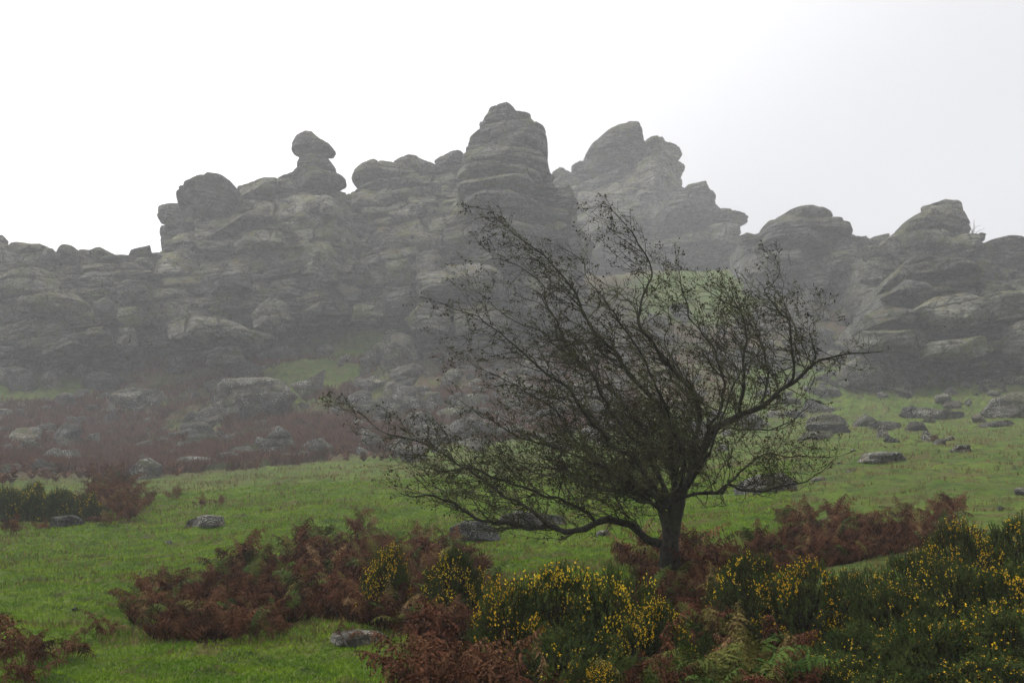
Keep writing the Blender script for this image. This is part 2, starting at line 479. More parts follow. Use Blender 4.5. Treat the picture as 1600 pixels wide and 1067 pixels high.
def strata(P, seed, h=0.9, tilt=0.10, groove=0.16, step=0.25, joint=True):
    """displacement of a granite face: bedding layers cut by joints into blocks, each standing proud or back"""
    w = P[:, 2] - tilt * P[:, 0] + 0.45 * h * fbm(P * np.array([.22, .22, .3]) / h, 3, seed + 3)
    q = w / h
    q = q + 0.30 * np.sin(q * 2.1 + seed)
    k = np.floor(q); f = q - k
    d = np.minimum(f, 1 - f)
    s = (P[:, 0] + 0.35 * P[:, 1]) / (h * 2.3) + vnoise(np.stack([k * 5.3 + 0.5, 0 * k, 0 * k], 1), seed + 12) * 3 + 0.30 * fbm(P * 0.45, 3, seed + 21)
    ks = np.floor(s); fs = s - ks; dj = np.minimum(fs, 1 - fs)
    cell = np.stack([k * 1.37 + .5, ks * 1.71 + .5, 0 * k], 1)
    on = sstep(-0.5, 0.0, vnoise(np.stack([k * 3.1, ks * 2.3, 0 * k], 1), seed + 5) + 0.6 * fbm(P * 0.3, 2, seed + 6))
    onj = sstep(-0.5, -0.1, vnoise(np.stack([k * 3.3, np.floor(s + .5) * 1.7, 0 * k], 1), seed + 13))
    out = -groove * np.exp(-(d / 0.10) ** 2) * on
    out = out + 1.35 * step * (vnoise(cell, seed + 9) + vnoise(cell * 1.9 + 4, seed + 10) * (f - .5) + 0.8 * vnoise(cell * 2.3 + 9, seed + 11) * (fs - .5))
    out = out + 0.13 * h * (np.sqrt(np.clip(4 * f * (1 - f), 0, 1)) - 0.7)
    if joint:
        out = out - 1.5 * groove * np.exp(-(dj / 0.055) ** 2) * onj
    return out

def outline_shell(N):
    """unit disc grid (front) and rings (back); returns u, v, ring parameter and faces"""
    a = np.linspace(-1, 1, N + 1)
    A, B = np.meshgrid(a, a)
    x = A * np.sqrt(1 - B * B / 2); y = B * np.sqrt(1 - A * A / 2)
    i, j = np.meshgrid(np.arange(N), np.arange(N)); n1 = N + 1
    q = (j * n1 + i).ravel()
    Ff = np.stack([q, q + 1, q + n1 + 1, q + n1], 1)
    loop = np.concatenate([np.arange(0, N), np.arange(N, n1 * n1 - 1, n1), n1 * n1 - 1 - np.arange(0, N), (n1 * N) - n1 * np.arange(0, N)])
    return x.ravel(), y.ravel(), Ff, loop
SHELL = {}
def rock_from_outline(name, poly, Y, thick, level=4, seed=0, p=3.0, mat=None, h=0.9, amp=1.0, lean=0.0, tilt=0.1, smoothk=3, parent=None, groove=0.16, facets=0, big=0.0, unit=HU):
    """a solid whose outline seen from the path is poly (pixels of the photo) at distance Y"""
    W = np.array([at(x, y, Y - 0.28 * thick) for x, y in poly])      # the outline is that of its front half
    x, z = W[:, 0], W[:, 2]; x1, z1 = np.roll(x, -1), np.roll(z, -1)
    cr = x * z1 - x1 * z; A = cr.sum() / 2
    cx = ((x + x1) * cr).sum() / (6 * A); cz = ((z + z1) * cr).sum() / (6 * A)
    th = np.linspace(-math.pi, math.pi, 721)
    R = np.zeros(721)
    for i, a in enumerate(th):
        dx, dz = math.cos(a), math.sin(a)
        ex, ez = x1 - x, z1 - z
        den = dx * ez - dz * ex
        den = np.where(np.abs(den) < 1e-9, 1e-9, den)
        t = ((x - cx) * ez - (z - cz) * ex) / den
        s_ = ((x - cx) * dz - (z - cz) * dx) / den
        ok = (t > 0) & (s_ >= 0) & (s_ <= 1)
        R[i] = t[ok].max() if ok.any() else 0.1
    k = np.hanning(smoothk * 4 + 3)[1:-1]; k /= k.sum(); m = len(k) // 2
    R = np.convolve(np.concatenate([R[-m-1:-1], R, R[1:m+1]]), k, 'valid')
    N = {6: 200, 5: 84, 4: 48, 3: 26}[level]
    if N not in SHELL: SHELL[N] = outline_shell(N)
    u, v, Ff, loop = SHELL[N]
    rho = np.minimum(np.hypot(u, v), 1.0); ang = np.arctan2(v, u)
    Rr = np.interp(ang, th, R)
    prof = np.maximum(1 - rho ** p, 0) ** (1 / p)
    yf = thick * prof
    rr = random.Random(seed * 7 + 3)
    X = Rr * rho * np.cos(ang); Z = Rr * rho * np.sin(ang)
    Rm = max(R.mean(), 0.3)
    for _ in range(facets):
        a = rr.uniform(0, 6.28); sl = rr.uniform(.25, .9) * thick / Rm
        pl = thick * rr.uniform(.75, 1.05) - sl * (X * math.cos(a) + Z * math.sin(a))
        dlt = yf - pl; kk_ = 0.06 * thick
        yf = yf - np.where(dlt > 0, np.sqrt(dlt * dlt + kk_ * kk_) - kk_ * 0.6, 0) * np.clip(prof * 3, 0, 1)
    yf = np.maximum(yf, 0)
    front = np.stack([X, -yf, Z], 1)
    front[:, 1] += -lean * front[:, 2]
    C0 = np.array([cx, Y, cz])
    nin = rho ** (p - 1); ny = prof ** (p - 1)
    nrm = np.stack([np.cos(ang) * nin, -ny - 0.15, np.sin(ang) * nin], 1); nrm /= np.linalg.norm(nrm, axis=1)[:, None]
    Pw = front + C0
    sc = min(1.0, Rm / 2.2)
    disp = 0.26 * sc * fbm(Pw * 0.55 / sc ** 0.5, 5, seed + 40) + 0.05 * fbm(Pw * 2.3, 3, seed + 41)
    if big:
        disp = disp + big * fbm(Pw * np.array([.20, .20, .075]), 4, seed + 44) + 0.5 * big * fbm(Pw * np.array([.5, .5, .35]), 3, seed + 45)
    disp = disp + strata(Pw, seed, h, tilt, groove * min(1, sc * 1.5), 0.38 * sc * h)
    damp = 1 - (0.88 if big > 1 else 0.66) * sstep(0.70, 1.0, rho)
    front = front + nrm * (disp * amp * damp)[:, None]
    rim = front[loop]
    V = [front]; F_ = [Ff]; n0 = len(front); M = len(loop); prev = loop
    K = 7
    for i in range(1, K + 1):
        a = i / K * math.pi / 2
        sh = math.cos(a) ** (2 / p); dp = thick * math.sin(a) ** (2 / p)
        ring = rim.copy(); ring[:, 0] *= max(sh, .02); ring[:, 2] *= max(sh, .02); ring[:, 1] += dp
        if i < K: ring += 0.25 * sc * (fbm((ring + C0) * .6, 3, seed + 60))[:, None] * np.array([.6, .6, .6])
        V.append(ring); cur = n0 + np.arange(M)
        F_.append(np.stack([prev, np.roll(prev, -1), np.roll(cur, -1), cur], 1)[:, ::-1]); prev = cur; n0 += M
    me = mesh_np(name, np.vstack(V) * unit, np.vstack(F_), mat or M_TOR)
    o = link(name, me, parent)
    o.location = [float(c) for c in (C0 * unit - (np.array(parent.location) if parent else 0))]
    return o

# shared blocks for the bedded faces
def block_meshes(n, level, mat, name='slab', cuts=7, sharp=26, ax=True, rough=0.10):
    out = []
    for i in range(n):
        D, Fc = ICO[level]
        N = []
        if ax:
            for a in range(3):
                for sg in (-1, 1):
                    e = np.array([random.gauss(0, .10) for _ in range(3)]); e[a] += sg; N.append((e / np.linalg.norm(e), random.uniform(.82, 1.0)))
        for _ in range(cuts):
            e = np.array([random.gauss(0, 1) for _ in range(3)]); e /= np.linalg.norm(e)
            N.append((e, random.uniform(.95, 1.30) if ax else random.uniform(.62, 1.0)))
        acc = sum((np.maximum(D @ e, 0) / d) ** sharp for e, d in N)
        r = acc ** (-1 / sharp)
        V = D * np.minimum(r, 1.7)[:, None]
        V = V * (1 + rough * fbm(V * 1.6 + i * 9, 4, 100 + i) + .35 * rough * fbm(V * 5 + i * 9, 3, 130 + i))[:, None]
        g = fbm(V * np.array([0.7, 0.7, 5.5]) + i * 5, 4, 70 + i)
        V[:, :2] *= (1 - 0.16 * np.maximum(g, 0))[:, None]
        out.append(mesh_np(name, V, Fc, mat))
    return out
BLOCKS = block_meshes(16, 4, M_TOR)

def tor(name, Yt, Yb, core, slabs, label, ntop, nbot, seed, layer=(9, 20), wid=(22, 66), lean=None, fill=0.85, level=6, thick=7.0, tilt=0.10, xr=None, cat='rock outcrop', group='granite tors along the skyline'):
    mx_, my_ = sum(p[0] for p in core) / len(core), sum(p[1] for p in core) / len(core)
    core = [(mx_ + (x - mx_) * .972, my_ + (y - my_) * .972) for x, y in core]
    ys = [p[1] for p in core]; y0, y1 = min(ys), max(ys)
    xs = [p[0] for p in core]
    rootp = at(sum(xs) / len(xs), y1, Yb)
    root = link(name, None, loc=rootp * HU)
    tag(root, label, cat, group)
    cy = sum(ys) / len(ys)
    zt, zb = at(0, y0, Yt)[2], at(0, y1, Yb)[2]
    ln = (Yt - Yb) / max(zt - zb, 1)           # the face leans back with height
    Ym = (Yt + Yb) / 2 + 0.55 * thick
    rock_from_outline('rock_core', core, Ym, thick, level, seed, 3.2, M_TOR, 1.35, 1.0, -ln, tilt, 2, root, 0.50, 0, 2.1)
    rnd = random.Random(seed)
    def xext(y):
        X = []
        n = len(core)
        for i in range(n):
            (ax, ay), (bx, by) = core[i], core[(i + 1) % n]
            if (ay <= y < by) or (by <= y < ay): X.append(ax + (bx - ax) * (y - ay) / (by - ay))
        return (min(X), max(X)) if len(X) > 1 else None
    y = y0 + ntop
    while y < y1 - nbot:
        t = (y - y0) / (y1 - y0)
        lh = rnd.uniform(*layer) * (0.85 + 0.5 * t)
        e = xext(y + lh / 2)
        if e and e[1] - e[0] > 20:
            xa, xb = e[0] + 7, e[1] - 7; x = xa + rnd.uniform(0, 6)
            while x < xb - 10:
                w = min(rnd.uniform(*wid) * (0.8 + 0.5 * t), xb - x)
                if w > 12 and rnd.random() < fill:
                    cxp, cyp = x + w / 2, y + lh / 2 - (cxp0 := (x + w / 2 - (xa + xb) / 2)) * tilt * 0.9
                    f = 2 * (cxp - xa) / (xb - xa) - 1
                    Yf = Yt + (Yb - Yt) * t
                    r3 = min(.97, (abs(f) ** 3 + abs(2 * t - 1) ** 3) ** (1 / 3))
                    hd = rnd.uniform(1.0, 1.9)
                    Yb_ = Yf + 0.55 * thick - thick * (1 - r3 ** 3.2) ** (1 / 3.2) + hd * rnd.uniform(-0.15, 0.8)
                    if cyp > y0 + 4:
                        c = at(cxp, cyp, Yb_)
                        o = link('slab', rnd.choice(BLOCKS), root)
                        o.location = [float(q) for q in (c - rootp) * HU]
                        sc = Yb_ / F * HU
                        o.scale = (w * 0.54 * sc, hd * HU, lh * rnd.uniform(0.46, 0.60) * sc)
                        o.rotation_euler = (rnd.uniform(-.08, .12), math.atan(-tilt) + rnd.uniform(-.13, .13), rnd.uniform(-.4, .4))
                x += w * rnd.uniform(0.9, 1.05)
        y += lh * 0.93
    for i, s in enumerate(slabs):
        poly, dY = s[0], s[1]
        th = s[2] if len(s) > 2 else None
        yy = sum(p[1] for p in poly) / len(poly)
        w = (max(p[0] for p in poly) - min(p[0] for p in poly)) / F * Yt
        hh = (max(p[1] for p in poly) - min(p[1] for p in poly)) / F * Yt
        t = (yy - y0) / (y1 - y0); Yf = Yt + (Yb - Yt) * t + dY
        rock_from_outline('slab', poly, Yf, th or max(0.45 * w, 0.5 * hh, 1.0), 5 if w > 4.5 else 4, seed * 31 + i, 2.8, M_TOR, 0.85, 0.85, 0, tilt, 1, root, 0.20, 1 if w > 2.0 * hh else 3, 0.3 if w > 5 else 0)
    return root

def loose(name, poly, Y, label, thick=None, mat=None, seed=0, cat='boulder', group=None, p=2.6, h=0.6, level=4, amp=0.8, unit=HU):
    w = (max(q[0] for q in poly) - min(q[0] for q in poly)) / F * Y
    o = rock_from_outline(name, poly, Y, thick or 0.45 * w, level, seed, p, mat or M_TOR, h, amp, 0, 0.1, 1, None, 0.14, 4, 0, unit)
    return tag(o, label, cat, group)

def catmull(P, step):
    P = np.asarray(P, float)
    Q = np.vstack([2 * P[0] - P[1], P, 2 * P[-1] - P[-2]])
    out = []
    for i in range(1, len(Q) - 2):
        a, b, c, d = Q[i-1], Q[i], Q[i+1], Q[i+2]
        n = max(1, int(np.linalg.norm(c - b) / step))
        t = np.arange(n)[:, None] / n
        out.append(0.5 * ((2*b) + (-a+c)*t + (2*a-5*b+4*c-d)*t**2 + (-a+3*b-3*c+d)*t**3))
    out.append(P[-1:]); return np.vstack(out)

def tube(P, R, k):
    n = len(P)
    T = np.gradient(P, axis=0); T /= np.linalg.norm(T, axis=1)[:, None] + 1e-9
    ref = np.array([0.3, 0.9, 0.2]); A = np.cross(T, ref); A /= np.linalg.norm(A, axis=1)[:, None] + 1e-9
    Bn = np.cross(T, A)
    a = np.arange(k) * 2 * math.pi / k
    V = P[:, None, :] + R[:, None, None] * (np.cos(a)[None, :, None] * A[:, None, :] + np.sin(a)[None, :, None] * Bn[:, None, :])
    i, j = np.meshgrid(np.arange(n - 1), np.arange(k), indexing='ij')
    q = np.stack([i*k + j, i*k + (j+1) % k, (i+1)*k + (j+1) % k, (i+1)*k + j], -1).reshape(-1, 4)
    return V.reshape(-1, 3), q
class Bag:
    def __init__(s): s.V = []; s.F = []; s.n = 0
    def add(s, V, Fc):
        s.V.append(V); s.F.append(Fc + s.n); s.n += len(V)
    def build(s, name, mat, parent=None, smooth=True):
        if not s.V: return None
        by = {}
        for f in s.F: by.setdefault(f.shape[1], []).append(f)
        return link(name, mesh_np(name, np.vstack(s.V), [np.vstack(v) for v in by.values()], mat, smooth), parent)

# ------------------------------------------------------------------ the tors
tor('granite_tor', 78, 72,
    [(-60,400),(0,392),(60,392),(90,408),(150,402),(190,412),(236,410),(250,430),(240,520),(200,560),(100,572),(-60,570)],
    [([(-30,450),(-30,388),(15,384),(35,381),(50,384),(66,382),(78,389),(84,397),(80,406),(40,424),(0,447)], -3.5),
     ([(-30,474),(-20,452),(43,421),(76,419),(104,431),(101,446),(83,458),(0,472)], -4.0),
     ([(85,403),(96,395),(114,387),(132,391),(147,391),(152,400),(154,413),(142,426),(109,429),(89,421)], -1.5),
     ([(154,403),(170,398),(181,402),(186,408),(185,424),(175,429),(157,424)], -1.0),
     ([(200,411),(215,403),(234,403),(236,414),(228,422),(202,421)], -0.5),
     ([(186,445),(200,437),(225,440),(224,452),(205,458),(186,478),(182,460)], -4),
     ([(-30,495),(-30,478),(40,472),(110,455),(125,470),(120,488),(60,492)], -4),
     ([(145,475),(165,462),(190,486),(182,500),(150,495)], -4),
     ([(183,500),(185,480),(218,480),(218,508),(200,514)], -5), ([(184,540),(186,512),(205,510),(210,545),(195,556)], -5)],
    'low grey granite outcrop with a leaning slab at the left edge of the photo', 14, 12, 11, tilt=0.22)
loose('boulder', [(-20,366),(3,367),(10,375),(9,384),(-20,388)], 75, 'small stone perched on top of the low left outcrop', seed=5)

tor('granite_tor', 88, 76,
    [(268,405),(266,352),(294,330),(304,302),(350,285),(400,290),(470,283),(534,290),(556,335),(566,420),(556,500),(470,545),(330,575),(250,560),(205,520),(215,440)],
    [([(247,324),(253,320),(274,317),(288,318),(288,345),(266,350),(249,347),(245,337)], 0),
     ([(252,352),(290,350),(300,405),(254,405),(250,377)], 0),
     ([(285,301),(298,289),(321,277),(336,275),(352,277),(366,288),(369,312),(362,334),(352,343),(311,348),(281,346),(282,317)], -2.5, 5),
     ([(368,287),(397,281),(431,279),(463,286),(468,299),(438,306),(382,311),(369,306)], -1.5),
     ([(431,274),(443,269),(465,262),(498,263),(524,272),(538,276),(539,283),(524,291),(473,291),(432,280)], -1.5),
     ([(380,372),(400,362),(440,362),(446,384),(400,396),(368,396),(364,385)], -5),
     ([(256,352),(300,347),(316,352),(318,372),(280,378),(256,374)], -3), ([(330,352),(420,330),(430,342),(350,365),(322,372)], -4.5),
     ([(256,376),(310,374),(318,392),(300,402),(258,400)], -3), ([(310,430),(390,428),(392,452),(330,458),(312,455)], -6),
     ([(470,490),(500,472),(540,472),(545,492),(500,500),(474,500)], -7), ([(390,490),(420,465),(445,470),(452,500),(430,520),(395,515)], -8),
     ([(250,500),(300,492),(370,505),(402,520),(395,538),(330,543),(262,530)], -8.5), ([(330,545),(372,540),(380,565),(350,575),(322,570)], -8.5)],
    'broad bedded granite crag with a dome block, left of the hat shaped rock', 22, 20, 23, level=6, thick=9)
hat_lo = [(464,256),(468,248),(479,243),(495,241),(506,243),(516,251),(522,259),(524,269),(498,266),(464,262)]
hat_up = [(455,226),(463,214),(478,206),(489,207),(503,220),(516,226),(523,234),(520,239),(500,240),(480,240),(464,240),(455,236)]
r = link('balanced_rock', None, loc=at(494, 265, 87 * HU))
tag(r, 'hat shaped stack of two stones standing alone on the skyline', 'balanced rock')
rock_from_outline('lower_stone', hat_lo, 87, 1.5, 4, 61, 3.2, M_TOR, 0.8, 0.35, 0, 0.1, 0, r)
rock_from_outline('cap_stone', hat_up, 87, 1.9, 4, 62, 2.6, M_TOR, 0.6, 0.35, 0, 0.1, 0, r)

tor('granite_tor', 97, 82,
    [(540,300),(552,284),(585,262),(640,254),(672,258),(722,248),(760,280),(770,420),(720,540),(600,545),(560,500),(540,420),(534,340)],
    [([(549,281),(553,270),(565,262),(585,256),(612,254),(640,258),(652,268),(620,277),(580,282),(553,286)], -2),
     ([(614,254),(625,249),(639,244),(652,246),(663,251),(674,252),(685,258),(680,268),(640,270),(618,262)], -1.5),
     ([(678,250),(688,243),(704,237),(718,235),(730,240),(730,256),(700,262),(680,260)], -1.5),
     ([(553,300),(600,284),(660,280),(665,292),(610,302),(560,312)], -3), ([(580,312),(640,300),(700,292),(705,306),(650,318),(585,326)], -3.5),
     ([(528,312),(545,303),(566,306),(570,328),(550,338),(530,332)], -3), ([(532,340),(560,334),(574,348),(568,372),(538,374)], -4.2),
     ([(526,378),(548,374),(566,380),(562,404),(530,408)], -5), ([(536,412),(570,406),(580,430),(560,446),(534,440)], -6),
     ([(520,446),(548,444),(566,452),(560,476),(524,474)], -7), ([(552,478),(590,470),(600,492),(580,508),(550,504)], -7.5),
     ([(590,372),(600,366),(640,366),(645,382),(640,402),(604,405),(594,392)], -5.5), ([(648,366),(690,362),(694,404),(660,412),(645,398)], -5),
     ([(602,410),(640,404),(646,424),(640,446),(606,446)], -6.5), ([(598,450),(645,448),(648,492),(602,496)], -7)],
    'sloping ledged granite face between the hat rock and the tall tower', 16, 20, 37, level=6, thick=9)

tor('granite_tor', 90, 80,
    [(722,250),(740,205),(760,178),(792,172),(830,186),(850,210),(854,262),(862,275),(905,330),(910,420),(930,520),(900,560),(700,560),(640,500),(645,430),(700,410),(695,330),(716,290)],
    [([(764,173),(776,170),(792,167),(801,173),(811,180),(829,182),(832,189),(843,198),(841,205),(811,209),(773,206),(748,203),(754,188)], -1.5, 3.2),
     ([(745,204),(763,202),(836,199),(851,208),(855,228),(855,244),(824,247),(730,243),(726,236),(730,216)], -2.5, 4.2),
     ([(724,244),(748,237),(849,245),(859,259),(860,266),(836,272),(727,268),(721,256)], -3, 4.5),
     ([(717,269),(760,262),(840,270),(850,285),(800,293),(730,291),(715,282)], -4, 4),
     ([(715,289),(748,279),(834,284),(838,294),(773,303),(730,306),(715,301)], -4.6, 4),
     ([(722,312),(748,302),(798,300),(849,327),(854,347),(824,352),(748,338),(720,327)], -4.8, 4),
     ([(692,342),(697,327),(738,325),(742,350),(697,352)], -4), ([(693,356),(700,352),(738,352),(742,372),(738,398),(696,400)], -4.6),
     ([(744,356),(790,345),(850,358),(852,380),(800,396),(748,392)], -5.2, 4),
     ([(694,402),(760,398),(850,400),(848,418),(760,416),(694,414)], -5.5),
     ([(647,445),(650,425),(660,418),(700,416),(770,418),(788,430),(790,448),(785,468),(720,472),(655,467)], -7.5, 4),
     ([(632,500),(660,472),(700,478),(704,500),(700,522),(650,524)], -8.5), ([(706,480),(760,474),(800,490),(790,525),(712,525)], -8.5),
     ([(800,440),(850,420),(900,440),(905,480),(850,500),(805,480)], -7), ([(860,300),(890,290),(905,320),(890,345),(862,340)], -2),
     ([(860,360),(900,350),(930,380),(920,410),(870,400)], -4)],
    'tall tapering granite tower of stacked beds, the highest point of the skyline', 14, 20, 51, level=6, thick=9, layer=(10, 17), wid=(34, 90), tilt=0.02)

tor('granite_tor', 150, 120,
    [(862,300),(893,270),(916,252),(950,225),(980,212),(1000,235),(1050,255),(1048,300),(1090,332),(1100,362),(1140,380),(1180,430),(1120,450),(900,450),(860,400)],
    [([(914,243),(921,231),(946,209),(964,199),(982,195),(997,197),(1003,205),(1006,224),(1020,238),(1010,262),(982,282),(950,300),(924,296),(914,271)], -4.5, 7),
     ([(1000,240),(1006,224),(1015,217),(1035,213),(1040,220),(1058,224),(1065,228),(1067,240),(1060,252),(1035,258),(1005,256)], -3),
     ([(977,270),(1005,248),(1035,242),(1060,242),(1073,251),(1074,259),(1067,270),(1068,281),(1063,298),(1022,316),(972,310),(950,300)], -4.8, 6),
     ([(893,259),(906,252),(916,253),(921,279),(908,289),(893,271)], -2), ([(862,268),(873,262),(881,264),(891,269),(908,284),(906,302),(863,296)], -3),
     ([(1066,296),(1075,288),(1102,284),(1108,294),(1118,307),(1116,319),(1093,311),(1068,303)], -4),
     ([(1025,350),(1030,327),(1048,312),(1073,304),(1098,309),(1118,319),(1128,331),(1111,344),(1090,372),(1030,376)], -6, 6),
     ([(1115,340),(1124,328),(1149,330),(1172,338),(1170,345),(1159,350),(1136,348),(1118,347)], -5, 2.5),
     ([(1110,350),(1151,350),(1158,365),(1150,385),(1100,380)], -6), ([(915,310),(950,300),(1000,318),(1020,350),(980,380),(920,370)], -6, 5)],
    'massive smooth granite dome right of the tower, palest in the mist', 60, 12, 67, fill=0.45, tilt=0.28, level=6, thick=11, wid=(50, 100))

tor('granite_tor', 108, 96,
    [(1160,372),(1184,372),(1200,348),(1245,332),(1290,340),(1328,362),(1345,382),(1400,385),(1400,450),(1150,455)],
    [([(1186,368),(1198,347),(1216,336),(1242,330),(1265,328),(1282,334),(1300,343),(1290,350),(1230,352),(1200,362)], -3.5, 5),
     ([(1184,370),(1196,355),(1230,350),(1290,346),(1310,346),(1326,355),(1331,366),(1326,374),(1250,366),(1200,374)], -4.5, 5),
     ([(1189,380),(1195,368),(1250,364),(1325,372),(1326,379),(1290,390),(1227,390)], -5, 5),
     ([(1155,368),(1166,364),(1182,368),(1184,382),(1158,382)], -2), ([(1335,380),(1352,376),(1372,374),(1380,384),(1370,395),(1338,395)], -2),
     ([(1190,395),(1250,388),(1260,420),(1220,432),(1190,425)], -6), ([(1290,398),(1330,390),(1350,410),(1330,430),(1295,425)], -6)],
    'rounded granite dome of curved beds between the mist dome and the right tor', 24, 10, 79, level=5, thick=8, wid=(30, 70))
loose('boulder', [(1281,334),(1282,328),(1290,326),(1298,333),(1293,340),(1284,339)], 104, 'small knob of rock on top of the rounded dome', seed=15)

tor('granite_tor', 94, 82,
    [(1330,470),(1345,400),(1392,374),(1414,354),(1450,330),(1500,324),(1515,368),(1545,382),(1600,388),(1660,400),(1660,560),(1350,560)],
    [([(1444,320),(1463,316),(1474,312),(1495,314),(1503,319),(1505,331),(1489,337),(1460,336),(1445,327)], -2),
     ([(1412,351),(1423,339),(1442,329),(1503,332),(1509,348),(1516,366),(1489,373),(1431,370),(1413,360)], -3, 4),
     ([(1388,372),(1407,358),(1431,377),(1442,395),(1396,394)], -3), ([(1413,366),(1470,362),(1492,372),(1475,392),(1440,394),(1420,380)], -4.5, 3.5),
     ([(1465,388),(1495,370),(1520,372),(1532,395),(1500,404),(1470,400)], -4.5, 3.5),
     ([(1521,371),(1532,363),(1541,366),(1538,376),(1524,379)], -2),
     ([(1541,377),(1558,373),(1576,374),(1599,384),(1625,394),(1615,414),(1547,414)], -4, 4)],
    'stepped granite tor with a knobbly summit on the right', 16, 60, 83, level=6, thick=8, tilt=-0.12)

tor('granite_tor', 77, 70,
    [(1372,462),(1392,430),(1430,403),(1520,412),(1600,450),(1680,470),(1680,575),(1560,578),(1455,566),(1380,548),(1352,530),(1352,495)],
    [([(1410,413),(1428,399),(1447,405),(1518,413),(1534,427),(1489,434),(1431,429)], -3, 3),
     ([(1370,461),(1379,441),(1408,416),(1425,427),(1390,455)], -4), ([(1381,463),(1413,438),(1445,441),(1468,457),(1431,477),(1402,471)], -4.5),
     ([(1433,481),(1457,464),(1503,460),(1547,476),(1544,493),(1512,519),(1480,519),(1454,505)], -5.5, 3.2),
     ([(1545,458),(1600,452),(1660,470),(1650,500),(1560,500)], -5), ([(1355,490),(1400,480),(1440,490),(1430,510),(1360,512)], -4.5),
     ([(1345,520),(1440,515),(1455,530),(1440,545),(1350,545)], -5), ([(1450,535),(1540,525),(1560,545),(1520,562),(1450,556)], -5.5),
     ([(1575,560),(1580,510),(1600,500),(1625,515),(1625,565)], -5.5)],
    'nearer mossy granite outcrop at the right edge with a wedge shaped block', 14, 10, 97, level=6, thick=6.5, layer=(9, 16), wid=(40, 110))

